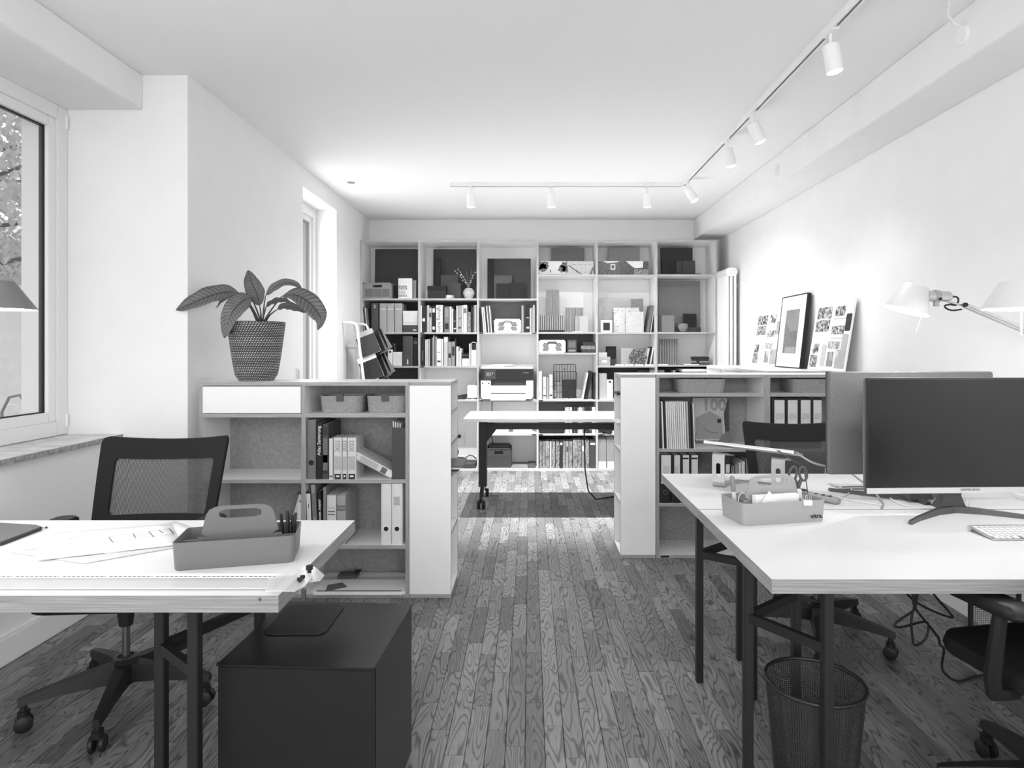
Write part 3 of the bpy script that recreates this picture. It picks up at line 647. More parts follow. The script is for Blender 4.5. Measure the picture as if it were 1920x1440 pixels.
# ================================================================== books, binders, magazines
def ordn(n): return {1: 'first', 2: 'second', 3: 'third', 4: 'fourth', 5: 'fifth', 6: 'sixth', 7: 'seventh', 8: 'eighth', 9: 'ninth', 10: 'tenth', 11: 'eleventh', 12: 'twelfth'}.get(n, '%dth' % n)
def tword(s): return 'black' if s < 62 else 'dark grey' if s < 100 else 'mid grey' if s < 165 else 'pale grey' if s < 215 else 'white'
def sized(h): return 'tall' if h > .285 else 'mid-height' if h > .22 else 'short'
def book(name, label, cat, group, x0, x1, y0, depth, z0, h, m, lean=0, pages=PAPG, title=None, band=None):
    """standing volume, spine towards -Y; lean in degrees, + leans to the right"""
    w = max(x1-x0, .004); c = min(.0025, w*.22); ox = w if lean > 0 else 0
    b = MB(); X = lambda a: a-ox
    r = min(.004, w*.3)                           # slightly rounded spine
    b.box(X(0), X(c), r, depth, 0, h); b.box(X(w-c), X(w), r, depth, 0, h)
    b.prism([(X(0), r), (X(w*.2), .0), (X(w*.8), .0), (X(w), r), (X(w), r+c), (X(0), r+c)], 0, h, 'z')
    o = link(bpy.data.objects.new(name, mesh(name, b, m))); o.location = (x0+ox, y0, z0); o.rotation_euler = (0, R(lean), 0)
    tag(o, label, cat, group)
    P('pages', MB().box(X(c), X(w-c), r+c, depth-.004, .003 if h > .1 else 0, h-.004), pages, o)
    if band:
        for (f0, f1, s) in band: P('spine_label', MB().box(X(w*.12), X(w*.88), -.0006, .0006, h*f0, h*f1), s if not isinstance(s, int) else tone(s), o)
    if title:
        txt, size, fz, mt = title[:4]; rot = title[4] if len(title) > 4 else UP
        lettering(o, txt, size, (X(w/2), -.0012, h*fz), rot, mt)
    return o
def binder(label, group, x0, x1, y0, z0, h, s, depth=.27, hole=None, lab=None, ring=CHR, title=None, lean=0):
    w = x1-x0
    o = book('binder', label, 'binder', group, x0, x1, y0, depth, z0, h, tone(s), lean, PAP)
    if lab: P('spine_label', MB().box(w*lab[0], w*lab[1], -.0008, .0005, h*lab[2], h*lab[3]), tone(lab[4]), o)
    if hole:
        rr_ = min(.013, w*.26); cz = h*hole
        P('finger_ring', MB().ring(circ(rr_+.0022, 20, w/2, cz), circ(rr_, 20, w/2, cz), -.0022, .001), ring, o, smooth=True)
        P('finger_hole', MB().prism(circ(rr_, 20, w/2, cz), -.001, .001), BLK, o)
    if title: lettering(o, title[0], title[1], (w/2, -.0014, h*title[2]), title[4] if len(title) > 4 else UP, title[3])
    return o
def row(cx, cy, items, Y, z0, depth, where, group, name='book', cat='book'):
    """items: (x0, x1, top, brightness or material[, lean[, extras]]) in crop columns and rows"""
    n = 0
    for it in items:
        n += 1; x0, x1, tp, s = it[:4]; lean = it[4] if len(it) > 4 else 0; ex = it[5] if len(it) > 5 else {}
        h = PZ(cy(tp), Y)-z0; m = tone(s) if isinstance(s, int) else s
        lab = '%s %s %s, %s from left %s' % (tword(s) if isinstance(s, int) else 'patterned', sized(h), name, ordn(n), where)
        band = ex.get('band')
        if band is None and isinstance(s, int) and (x1-x0) > 24 and not ex.get('title'):
            band = [(.62, .8, 235 if s < 140 else 90)] if n % 2 else [(.14, .2, 225 if s < 140 else 70), (.5, .52, 225 if s < 140 else 70)]
        book(name, lab, cat, group, PX(cx(x0), Y), PX(cx(x1), Y)-.0006, Y, depth, z0, h, m, lean, band=band, title=ex.get('title'))
A1 = lambda c: 660+c/5.3333; B1 = lambda c: 430+c/5.3333
A2 = lambda c: 1000+c/5.3333
AD = lambda c: 890+c/6.857; BD = lambda c: 675+c/6.857
A5 = lambda c: 360+c/3.348; B5 = lambda c: 700+c/3.348
A6 = lambda c: 1140+c/3.789; B6 = lambda c: 680+c/3.789
IMG = [printed('spine_picture_%d' % k, 45, 185, 40+9*k, (1, 1, .5), .22, k*3.7) for k in range(5)]
def slab(name, label, cat, cx, cy, x0, x1, tp, z0, Y, th, m, back=0, group=None, bevel=.0015, dz=0):
    """upright sample board standing on z0, leaning back by `back` degrees"""
    X0, X1 = PX(cx(x0), Y), PX(cx(x1), Y); h = PZ(cy(tp), Y)-z0
    o = link(bpy.data.objects.new(name, mesh(name, MB().box(-(X1-X0)/2, (X1-X0)/2, 0, th, 0, h), m, False, bevel)))
    o.location = ((X0+X1)/2, Y, z0+dz+th*sin(R(back))*0); o.rotation_euler = (-R(back), 0, 0)
    return tag(o, label, cat, group)
SPD = speckle('dark_speckled_stone', 52, 84, 160, .35); GRAN = speckle('grey_granite', 150, 95, 260, .5); TERR = speckle('terrazzo_large', 235, 70, 75, .16)
TERS = speckle('terrazzo_small', 222, 130, 150, .35); TERD = speckle('dark_terrazzo', 62, 235, 110, .5); TERG = speckle('grey_terrazzo', 185, 235, 150, .4)
SBD = mat('dark_board', 68, .7, noise=.04, nscale=10); SBG = mat('grey_board', 112, .7, noise=.04, nscale=10); SBM = mat('mid_grey_board', 138, .7, noise=.03, nscale=10); SBB = mat('black_sample', 38, .6, spec=.3)
YI = YS+.03
# ---- row 1
z = SZ[0][0]
slab('sample_board', 'large dark grey board in the top left bookcase cell', 'board', A1, B1, 226, 652, 193, z, 7.33, .018, SBD, 2.5)
def crate(name, label, cx, cy, x0, x1, y0, z0, Y, depth, m, holes, mi=None):
    X0, X1 = PX(cx(x0), Y), PX(cx(x1), Y); w = X1-X0; h = PZ(cy(y0), Y)-z0; t = T(name, label, 'crate', ((X0+X1)/2, Y+depth/2, z0))
    b = MB(); d = depth; e = .008
    b.box(-w/2, w/2, -d/2, d/2, 0, .006); b.box(-w/2, -w/2+e, -d/2, d/2, 0, h); b.box(w/2-e, w/2, -d/2, d/2, 0, h); b.box(-w/2, w/2, d/2-e, d/2, 0, h)
    P('shell', b, m, t)
    hx, hz0, hz1 = w*.17, h*.70, h*.86         # front wall with the hand hole cut out
    f = MB(); y = -d/2
    f.box(-w/2, -hx, y, y+e, 0, h); f.box(hx, w/2, y, y+e, 0, h); f.box(-hx, hx, y, y+e, 0, hz0); f.box(-hx, hx, y, y+e, hz1, h)
    P('front_wall', f, m, t)
    r_ = MB().box(-w/2-.003, w/2+.003, y-.006, y+.002, h-.014, h); r_.box(-w/2-.003, -w/2+.012, y-.006, y+.002, 0, h); r_.box(w/2-.012, w/2+.003, y-.006, y+.002, 0, h); r_.box(-w/2, w/2, y-.006, y+.002, 0, .014)
    P('rim', r_, m, t, bevel=.0015)
    if holes:                                    # slanting slots, dark inside showing through
        for (cx_, sg) in ((-w*.27, 1), (w*.27, -1)):
            for rz_ in (.62, .30):
                for q in range(5):
                    xx = cx_+(q-2)*w*.042; zz = h*rz_
                    P('slot', MB().prism([(xx-.004, zz-.022), (xx+.004, zz-.022), (xx+.004+sg*.018, zz+.022), (xx-.004+sg*.018, zz+.022)], y-.0012, y+.001), BLK, t)
    else:
        P('panel', MB().box(-w*.43, w*.43, y-.002, y, h*.12, h*.62), mi or m, t)
        for q in (-.15, .15): P('rib', MB().box(w*q-.003, w*q+.003, y-.005, y, h*.1, h*.66), m, t)
    return t
GRC = mat('crate_grey', 140, .6); GRCD = mat('crate_grey_panel', 108, .7); DKC = mat('crate_dark', 72, .6); WHC = mat('crate_white', 206, .5)
crate('folding_crate', 'mid grey folding crate in the top left bookcase cell', A1, B1, 112, 394, 533, z, YI, .30, GRC, False, GRCD)
solo('small_box', 'small black box between the grey crate and the upright booklet', 'box', MB().box(PX(A1(402), 7.2), PX(A1(455), 7.2), 7.2, 7.28, z, PZ(B1(560), 7.2)), BLK, bevel=.002)
o = book('booklet', 'upright booklet with a printed white cover facing out in the top left cell', 'booklet', None, PX(A1(462), YI), PX(A1(600), YI), YI, .02, z, PZ(B1(490), YI)-z, tone(238), 0, PAPG)
P('cover_picture', MB().box(.004, .098, -.0012, .0, .10, .145), printed('booklet_print', 40, 235, 80, (1, 1, 2), .05), o); P('cover_strip', MB().box(.004, .098, -.0012, 0, .022, .036), IMG[0], o); P('cover_panel', MB().box(.004, .08, -.0012, 0, .04, .09), tone(200), o)
book('booklet', 'second booklet standing behind the printed one in the top left cell', 'booklet', None, PX(A1(560), YI+.04), PX(A1(640), YI+.04), YI+.045, .03, z, PZ(B1(505), YI)-z, tone(165), 0, PAPG)
z = SZ[1][0]
slab('sample_board', 'large dark grey board behind the twig vase', 'board', A1, B1, 812, 1240, 196, z, 7.36, .018, SBD, 1.5)
slab('sample_bar', 'tall narrow black bar leaning in the vase cell', 'sample', A1, B1, 832, 884, 285, z, 7.27, .02, SBB, 2)
slab('sample_tile', 'dark speckled stone tile behind the black box', 'tile', A1, B1, 884, 1060, 455, z, 7.24, .015, SPD, 3)
slab('sample_tile', 'dark speckled stone tile beside the vase', 'tile', A1, B1, 950, 1088, 538, z, 7.19, .015, SPD, 3)
t = T('lidded_box', 'black cardboard box below the tall black bar', 'box', (PX(A1(851), YI+.03), 7.14, z)); w = PX(A1(945), YI+.03)-PX(A1(757), YI+.03); h = PZ(B1(568), YI+.03)-z
P('box_body', MB().box(-w/2+.003, w/2-.003, -.05, .05, 0, h-.03), BLK, t); P('box_lid', MB().box(-w/2, w/2, -.053, .053, h-.05, h), SBB, t, bevel=.001)
solo('metal_tin', 'small round metal tin in front of the black box', 'tin', MB().lathe([(.0, .0), (.054, .0), (.056, .003), (.056, .028), (.058, .03), (.058, .036), (.0, .037)], (PX(A1(973), 7.09), 7.125, z), 28), ALU, smooth=True)
vs = T('vase', 'round pale speckled vase with dried twigs in the bookcase', 'vase', (PX(A1(1167), 7.12), 7.13, z)); 
P('vase_body', MB().lathe([(.0, 0), (.035, 0), (.05, .02), (.064, .06), (.062, .085), (.042, .11), (.034, .118), (.028, .115), (.0, .09)], seg=28), speckle('vase_glaze', 205, 120, 160, .4), vs, smooth=True)
for q, (dx, hh, bend, berries) in enumerate(((-.16, .21, .05, 1), (-.12, .225, .03, 1), (-.09, .17, .02, 1), (-.02, .19, .0, 0), (.03, .205, -.01, 0), (.06, .19, -.02, 0), (.085, .215, -.02, 1), (-.05, .15, .01, 0))):
    b = MB(); pts = [(dx*k_*k_*.6+dx*k_*.4, (q % 3-1)*.02*k_, .10+hh*k_) for k_ in (0, .25, .5, .75, 1)]
    b.tube(pts, .0022, 5); st = P('twig', b, mat('dry_twig', 120, .8), vs)
    if berries:
        b = MB()
        for k_ in range(3, 9):
            f = k_/8; p = Vector((dx*f*f*.6+dx*f*.4, (q % 3-1)*.02*f, .10+hh*f))+Vector((random.uniform(-.012, .012), 0, random.uniform(-.006, .006)))
            b.lathe([(.0, -.005), (.0045, -.003), (.0055, 0), (.0045, .003), (.0, .005)], p, 8)
        P('buds', b, PAP, st)
    else:
        b = MB(); e = Vector(pts[-1]); b.loft([[e+Vector((r*cos(a), r*sin(a), zz)) for a in (0, 1.57, 3.14, 4.71)] for r, zz in ((.003, -.05), (.010, -.02), (.008, .01), (.001, .03))]); P('seed_head', b, mat('dry_leaf', 95, .8), st)
z = SZ[2][0]
slab('sample_board', 'large square dark panel framed by white in the third top cell', 'board', A1, B1, 1353, 1788, 290, z, 7.30, .02, mat('dark_panel', 60, .6), 1.5)
slab('sample_bar', 'narrow black strip at the left of the dark square panel', 'sample', A1, B1, 1356, 1416, 297, z, 7.27, .015, SBB, 1.5)
slab('sample_tile', 'speckled dark tile leaning on the dark square panel', 'tile', A1, B1, 1418, 1600, 460, z, 7.24, .015, SPD, 2)
slab('sample_tile', 'left black tile before the dark square panel', 'tile', A1, B1, 1443, 1580, 540, z, 7.21, .015, SBB, 2)
slab('sample_tile', 'right black tile before the dark square panel', 'tile', A1, B1, 1581, 1726, 532, z, 7.205, .015, SBB, 2)
def photo_panel(name, label, cx, x0, x1, y0, z0, Y, kinds):
    X0, X1 = PX(cx(x0), Y), PX(cx(x1), Y); h = PZ(B1(y0), Y)-z0; w = X1-X0; t = T(name, label, 'photo print', ((X0+X1)/2, Y, z0))
    P('mount', MB().box(-w/2, w/2, 0, .008, 0, h), PAP, t)
    if kinds == 'tree':
        P('photo', MB().box(-w/2, w/2, -.001, 0, 0, h), tone(218), t)
        for (u, v, r) in ((-.36, .52, .30), (-.28, .72, .26), (-.44, .7, .28), (.42, .7, .24), (.34, .45, .26), (.46, .4, .2)):
            P('picture_tree', MB().prism([(u*w+r*h*cos(a)*(1+.25*sin(5*a+u*9)), min(max(v*h+r*h*sin(a)*(1+.2*cos(7*a)), .0), h)) for a in [k*pi/10 for k in range(20)]], -.0018, -.001), printed('tree_print', 40, 120, 120), t)
        P('picture_ground', MB().box(-w/2, w/2, -.0018, -.001, 0, h*.07), tone(70), t); P('picture_person', MB().box(-.1*w, -.07*w, -.002, -.001, h*.18, h*.4), INK, t)
    elif kinds == 'beach':
        P('photo', MB().box(-w/2, w/2, -.001, 0, 0, h), printed('sand_print', 175, 235, 60, (1, 1, 3)), t)
        for (a_, c_) in (((-.48, .72), (-.02, .08)), ((.48, .62), (.34, .06))):
            P('picture_path', MB().prism([(a_[0]*w, a_[1]*h), (a_[0]*w+.02, a_[1]*h), (c_[0]*w+.03, c_[1]*h), (c_[0]*w, c_[1]*h)], -.0018, -.001), printed('path_print', 35, 150, 120), t)
        P('picture_path', MB().box(-.4*w, .45*w, -.0018, -.001, h*.72, h*.76), printed('path_print2', 60, 220, 120), t)
    else:
        P('photo', MB().box(-w/2, w/2, -.001, 0, 0, h), printed('facade_print_'+kinds, 35, 110, 50, (4, 1, .6)), t)
        if kinds == 'a': P('picture_sky', MB().prism([(-.28*w, h), (-.1*w, h*.86), (.3*w, h*.92), (.42*w, h)], -.0018, -.001), tone(235), t); P('picture_window', MB().ring(rr(.2*w, .4*h, .002, 1, .14*w, .6*h), rr(.12*w, .24*h, .002, 1, .14*w, .6*h), -.0022, -.001), tone(225), t)
        else: P('picture_sky', MB().prism([(-.36*w, h), (-.12*w, h*.62), (0, h*.5), (.28*w, h*.55), (.3*w, h)], -.0018, -.001), tone(232), t); P('picture_bush', MB().box(-.05*w, .48*w, -.0018, -.001, .02*h, .42*h), printed('bush_print', 40, 190, 90), t)
    return t
z = SZ[3][0]
slab('sample_board', 'dark grey board behind the tree and beach photographs', 'board', A2, B1, 180, 510, 185, z, 7.33, .016, SBG, 1)
photo_panel('photo_print', 'wide photograph of pale trees on the upper shelf', A2, 58, 330, 319, z, 7.13, 'tree')
photo_panel('photo_print', 'wide photograph of a sandy plain on the upper shelf', A2, 335, 600, 319, z, 7.13, 'beach')
z = SZ[4][0]
slab('sample_board', 'mid grey board behind the two dark building photographs', 'board', A2, B1, 750, 1065, 183, z, 7.33, .016, SBM, 1)
photo_panel('photo_print', 'dark photograph of a wooden house front with one window', A2, 645, 880, 319, z, 7.13, 'a')
photo_panel('photo_print', 'dark photograph of sheds among trees', A2, 889, 1152, 319, z, 7.13, 'b')
z = SZ[5][0]
slab('sample_board', 'large dark board in the top right bookcase cell', 'board', A2, B1, 1275, 1595, 182, z, 7.33, .018, mat('dark_board2', 66, .7), 1.5)
solo('flat_tray', 'thin flat black tray under the black tiles', 'tray', MB().box(PX(A2(1245), 7.1), PX(A2(1670), 7.1), 7.08, 7.26, z, z+.012), BLK, bevel=.002)
slab('sample_tile', 'black square tile at the left of the top right cell', 'tile', A2, B1, 1290, 1423, 303, z+.012, 7.16, .015, SBB, 2)
slab('sample_tile', 'narrow dark grey tile in the top right cell', 'tile', A2, B1, 1427, 1492, 315, z+.012, 7.17, .015, mat('dark_tile', 62, .6), 2)
slab('sample_tile', 'wide speckled dark tile in the top right cell', 'tile', A2, B1, 1494, 1620, 313, z+.012, 7.16, .015, SPD, 2)
# ---- row 2
z = SZ[0][1]
row(A1, B1, [(120, 132, 775, 190, -6), (135, 147, 780, 90, -6), (150, 159, 785, 225, -6), (163, 175, 790, 120, -6)], YI, z, .21, 'leaning by the bookcase edge', 'leaning booklets')
binder('dark grey binder marked with a white number 2', 'binders in the second row', PX(A1(192), YI), PX(A1(262), YI), YI, z, PZ(B1(738), YI)-z, 92, title=('2', .05, .88, INKW, FRONT), lab=(.2, .8, .05, .075, 150))
for q, (a, c) in enumerate(((275, 345), (350, 420), (427, 500))):
    binder('pale grey binder, %s of three beside the dark numbered binder' % ordn(q+1), 'binders in the second row', PX(A1(a), YI), PX(A1(c), YI), YI, z, PZ(B1(740), YI)-z, 172, lab=(.12, .88, .785, .815, 225))
b1 = T('storage_box', 'dark speckled storage box under the white box', 'box', (PX(A1(583), YI), YI+.12, z)); w = PX(A1(656), YI)-PX(A1(510), YI); h1 = PZ(B1(958), YI)-z; h2 = PZ(B1(816), YI)-z
P('box_body', MB().box(-w/2, w/2, -.12, .12, 0, h1-.03), mat('speckled_card', 82, .8, noise=.35, nscale=160), b1); P('box_lid', MB().box(-w/2-.002, w/2+.002, -.122, .122, h1-.035, h1), mat('speckled_card2', 86, .8, noise=.35, nscale=160), b1); P('label_strip', MB().box(w*.18, w*.42, -.1215, -.12, h1*.26, h1*.38), INKW, b1)
b1 = T('storage_box', 'white lidded storage box on the speckled box', 'box', (PX(A1(583), YI), YI+.12, z+h1+.0005)); P('box_body', MB().box(-w/2, w/2, -.12, .12, 0, h2-h1-.03), tone(225), b1); P('box_lid', MB().box(-w/2-.002, w/2+.002, -.122, .122, h2-h1-.032, h2-h1), tone(228), b1); P('label_strip', MB().box(-w*.45, w*.45, -.1215, -.12, .022, .028), tone(170), b1)
z = SZ[1][1]
row(A1, B1, [(684, 699, 762, 232), (701, 734, 770, 55, 0, {'band': [(.42, .54, 235)]}), (736, 750, 765, 95), (752, 767, 758, 225), (769, 797, 785, 185), (800, 834, 765, 50, 0, {'band': [(.1, .22, 215), (.75, .9, 215)]}),
    (840, 907, 757, 238, 0, {'title': ('lighting bible', .058, .5, mat('title_grey', 82, .6), DOWN)}), (909, 921, 768, 60), (923, 971, 772, 128, 0, {'band': [(.12, .35, 60), (.6, .92, 150)]}), (975, 994, 772, 230), (996, 1012, 795, 235), (1015, 1041, 812, 62),
    (1043, 1058, 764, 225), (1060, 1094, 762, 165), (1096, 1109, 760, 235), (1112, 1149, 757, 236, 0, {'band': [(.7, .88, 120)]}), (1153, 1187, 826, IMG[1]), (1190, 1214, 768, 52), (1216, 1230, 758, 160), (1232, 1244, 756, 235)], YI, z, .22, 'in the full second-row book cell', 'books of the second row')
z = SZ[2][1]
row(A1, B1, [(1296, 1311, 782, 58, -5), (1314, 1329, 778, 232, -5), (1332, 1346, 775, 225, -5), (1349, 1360, 768, 70, -5), (1363, 1374, 764, 235, -5), (1377, 1387, 765, 110, -5), (1390, 1401, 763, 230, -5)], YI, z, .22, 'leaning left of the white crate', 'magazines beside the white crate', 'magazine', 'magazine')
crate('perforated_crate', 'white perforated crate between two rows of magazines', A1, B1, 1424, 1688, 895, z, YI, .28, WHC, True)
row(A1, B1, [(1697, 1705, 760, 232), (1707, 1720, 762, 140), (1723, 1738, 766, 75), (1741, 1775, 742, 48), (1777, 1790, 790, 232), (1793, 1810, 782, 165), (1813, 1827, 757, 236), (1829, 1843, 770, 80)], YI, z, .22, 'right of the white crate', 'magazines beside the white crate', 'magazine', 'magazine')
z = SZ[3][1]
def ribbed(name, label, X0, X1, Y, z0, h, n, md, ml, base=None):
    t = T(name, label, 'sample', ((X0+X1)/2, Y, z0)); w = X1-X0
    P('backing', MB().box(-w/2, w/2, .008, .014, 0, h), md, t)
    for k in range(n):
        xx = -w/2+w*(k+.25)/n; P('rib', MB().box(xx, xx+w*.5/n, 0, .008, 0, h), ml, t)
    if base: P('base_strip', MB().box(-w/2-.004, w/2+.004, -.03, .0, 0, base), BLK, t)
    return t
o = slab('wood_plank', 'tall pale wooden plank sample with a middle joint', 'sample', A2, B1, 128, 258, 605, z, 7.25, .02, woodgrain('pale_wood', 128, .25, 60), 2); P('joint', MB().box(-.0015, .0015, -.0008, .0, 0, .49), tone(95), o)
ribbed('slatted_sample', 'pale slatted sample panel on a black foot', PX(A2(56), 7.13), PX(A2(308), 7.13), 7.13, z, PZ(B1(862), 7.13)-z, 14, tone(92), tone(178), .022)
ribbed('fluted_sample', 'pale fluted timber panel in the wood sample cell', PX(A2(318), 7.22), PX(A2(500), 7.22), 7.22, z, PZ(B1(782), 7.22)-z, 12, mat('fluted_groove', 112, .7), mat('fluted_wood', 158, .6))
slab('sample_tile', 'small pale timber tile behind the white block', 'tile', A2, B1, 418, 466, 866, z, 7.18, .02, woodgrain('pale_wood2', 155, .08, 60), 1)
o = slab('sample_block', 'white block with a round mark among the timber samples', 'sample', A2, B1, 462, 546, 866, z, 7.15, .02, tone(185), 1); P('round_mark', MB().ring(circ(.024, 20, 0, .095), circ(.022, 20, 0, .095), -.0008, 0), tone(165), o)
solo('paper_strip', 'flat white strip before the timber samples', 'paper', MB().box(PX(A2(392), 7.1), PX(A2(484), 7.1), 7.07, 7.10, z, z+.005), PAP)
z = SZ[4][1]
slab('sample_board', 'large pale wood-grain board behind the terrazzo tiles', 'board', A2, B1, 650, 980, 690, z, 7.32, .014, mat('pale_ash', 175, .5, noise=.16, nscale=22, stretch=(1, 1, 2.6)), 2)
slab('sample_board', 'narrow striped wood board behind the terrazzo tiles', 'board', A2, B1, 983, 1100, 693, z, 7.30, .014, mat('striped_wood', 128, .5, noise=.3, nscale=16, stretch=(1, 1, 6)), 2)
slab('terrazzo_tile', 'large terrazzo tile with dark chips', 'tile', A2, B1, 805, 1065, 782, z, 7.22, .014, TERR, 3)
slab('terrazzo_tile', 'fine white terrazzo tile in front of the large one', 'tile', A2, B1, 925, 1105, 823, z, 7.15, .014, TERS, 3)
o = slab('picture_frame', 'small white frame around a black square', 'frame', A2, B1, 675, 790, 908, z, 7.12, .02, tone(238), 2); hh = PZ(B1(908), 7.12)-z; P('black_square', MB().box(-.038, .038, -.001, 0, hh*.16, hh*.8), BLK, o)
def leaner(name, label, cx, x0, x1, tp, z0, Y, depth, m, lean, cat='sample'):
    X0, X1 = PX(cx(x0), Y), PX(cx(x1), Y); h = (PZ(B1(tp), Y)-z0)/cos(R(lean)); th = max(X1-X0, .008)
    o = link(bpy.data.objects.new(name, mesh(name, MB().box(-th, 0, 0, depth, 0, h), m, False, .001))); o.location = (X1, Y, z0); o.rotation_euler = (0, R(lean), 0); return tag(o, label, cat)
leaner('leaning_tile', 'dark panel leaning against the upright beside the terrazzo', A2, 1132, 1157, 762, z, 7.12, .24, mat('dark_leaner', 104, .6), 10)
leaner('leaning_tile', 'pale thin panel behind the dark leaning panel', A2, 1168, 1178, 765, z, 7.14, .24, tone(215), 8)
leaner('leaning_tile', 'black panel nearest the upright beside the terrazzo', A2, 1192, 1204, 768, z, 7.16, .24, BLK, 4)
z = SZ[5][1]
slab('sample_board', 'very large mid grey board in the right bookcase column', 'board', A2, B1, 1248, 1672, 513, z, 7.32, .016, SBG, 1.5)
slab('granite_tile', 'upright grey granite tile', 'tile', A2, B1, 1283, 1412, 860, z, 7.17, .02, GRAN, 2)
slab('sample_tile', 'black square tile resting behind the textured vase', 'tile', A2, B1, 1500, 1634, 845, z, 7.24, .015, SBB, 2)
slab('stone_strip', 'low dark stone strip along the foot of the grey board', 'sample', A2, B1, 1416, 1676, 980, z, 7.20, .02, SPD, 1)
t = T('textured_vase', 'small round vase with a woven diamond surface', 'vase', (PX(A2(1499), 7.1), 7.11, z))
P('vase_body', MB().lathe([(.0, 0), (.018, 0), (.03, .012), (.046, .04), (.052, .062), (.047, .084), (.034, .096), (.026, .097), (.022, .088), (0, .06)], seg=24), mat('vase_grey', 108, .6), t, smooth=True)
b = MB()
for k in range(5):
    for j in range(14):
        a = 2*pi*(j+.5*(k % 2))/14; zz = .018+k*.0165; r = [.034, .0435, .050, .0515, .0465][k]; c = Vector((r*cos(a), r*sin(a), zz)); n = Vector((cos(a), sin(a), 0)); u = Vector((-sin(a), cos(a), 0)); v = Vector((0, 0, 1)); s = .009
        b.add([c+u*s, c+v*s, c-u*s, c-v*s, c+n*.005], [(0, 1, 4), (1, 2, 4), (2, 3, 4), (3, 0, 4)])
P('relief', b, tone(165), t)
# ---- row 3
z = SZ[0][2]
row(A1, B1, [(285, 300, 1230, 74), (303, 326, 1222, 66), (330, 353, 1225, 80)], YI+.02, z, .2, 'beside the small white binder', 'dark books low in the left column')
binder('small white binder with a round black hole', None, PX(A1(358), YI), PX(A1(405), YI), YI, z, PZ(B1(1202), YI)-z, 236, hole=.86, ring=WHT)
t = T('pen_box', 'white open box holding dark sheets in the left column', 'box', (PX(A1(455), YI), YI+.06, z)); w = PX(A1(500), YI)-PX(A1(411), YI); h = PZ(B1(1226), YI)-z
b = MB().box(-w/2, w/2, -.055, -.051, 0, h).box(-w/2, w/2, .051, .055, 0, h).box(-w/2, -w/2+.004, -.051, .051, 0, h).box(w/2-.004, w/2, -.051, .051, 0, h).box(-w/2, w/2, -.055, .055, 0, .004); P('box_body', b, tone(228), t)
for q in range(3): solo('card_sheet', 'dark card sheet sticking up from the white box, %s from left' % ordn(q+1), 'card', MB().box(-.001, .001, -.04, .04, 0, h+.10-.01*q).xf(Matrix.Translation((PX(A1(436+q*13), YI), YI+.06, z+.004)) @ Matrix.Rotation(-R(9), 4, 'Y')), [tone((70, 150, 60)[q])], 'sheets in the white box')
binder('wide dark grey binder with a white emblem', None, PX(A1(507), YI), PX(A1(606), YI), YI, z, PZ(B1(1068), YI)-z, 94, lab=(.44, .56, .06, .22, 235))
binder('black ring binder at the right of the left column', None, PX(A1(611), YI), PX(A1(655), YI), YI, z, PZ(B1(1080), YI)-z, 48, hole=.82)
z = SZ[1][2]
binder('black binder at the left of the third book row', None, PX(A1(684), YI), PX(A1(727), YI), YI, z, PZ(B1(1082), YI)-z, 48, lab=(.4, .6, .2, .55, 120))
row(A1, B1, [(731, 746, 1102, 230), (748, 760, 1098, 215), (763, 779, 1098, 190), (797, 809, 1080, 150), (812, 822, 1060, 205), (825, 833, 1066, 110), (836, 844, 1075, 220), (847, 891, 1094, 240), (894, 911, 1096, 236), (918, 957, 1076, 200, 0, {'band': [(.84, .97, 238)]}), (960, 994, 1124, 158, 0, {'band': [(.34, .52, 60)]}), (996, 1028, 1122, 152, 0, {'band': [(.42, .8, 70)]}), (1030, 1040, 1090, 70), (1042, 1064, 1172, 232), (1066, 1077, 1215, 226), (1079, 1094, 1190, 236)], YI, z, .22, 'in the third book row', 'books of the third row')
t = T('letter_sorter', 'small dark letter sorter on a white box in the third row', 'sorter', (PX(A1(1134), YI), YI+.08, z)); w = PX(A1(1168), YI)-PX(A1(1100), YI); h = PZ(B1(1295), YI)-z
P('box_body', MB().box(-w/2, w/2, -.07, .07, 0, h), tone(232), t, bevel=.001)
for q in range(4): P('tray', MB().box(-w/2, w/2, -.07, .07, h+.006+q*.016, h+.010+q*.016), DGR if q % 2 else LGR, t)
for sx in (-1, 1): P('post', MB().box(sx*w/2-.002, sx*w/2+.002, -.07, .07, h, h+.066), DGR, t)
row(A1, B1, [(1171, 1186, 1142, 232)], YI, z, .2, 'right of the letter sorter', 'books of the third row')
t = T('handled_box', 'white and black box with a wire handle at the end of the third row', 'box', (PX(A1(1218), YI), YI+.08, z)); w = PX(A1(1246), YI)-PX(A1(1190), YI); h = PZ(B1(1206), YI)-z; h2 = PZ(B1(1130), YI)-z
P('box_body', MB().box(-w/2, w/2, -.07, .07, 0, h), tone(228), t, bevel=.001); P('lid', MB().box(-w/2, w/2, -.06, .07, h, h2-.015), BLK, t, bevel=.001); P('handle', MB().tube([(-w/2+.003, -.068, h), (-w/2+.003, -.068, h2-.01), (-w/2+.012, -.068, h2), (w/2-.012, -.068, h2), (w/2-.003, -.068, h2-.01), (w/2-.003, -.068, h)], .003, 6), WHT, t)
z = SZ[3][2]
crate('perforated_crate', 'white perforated crate in the shallow middle cell', A2, B1, 57, 320, 1106, z, YI, .28, WHC, True)
t = T('card_reader_box', 'dark grey box with a lighter window in the shallow cell', 'box', (PX(A2(388), YI), YI+.07, z)); w = PX(A2(436), YI)-PX(A2(341), YI); h = PZ(B1(1104), YI)-z
P('box_body', MB().box(-w/2, w/2, -.06, .06, 0, h), DGR, t, bevel=.006); P('window', MB().box(-w*.38, w*.36, -.0615, -.06, h*.40, h*.85), tone(110), t); P('label_strip', MB().box(-w*.38, w*.36, -.0615, -.06, h*.1, h*.22), tone(150), t)
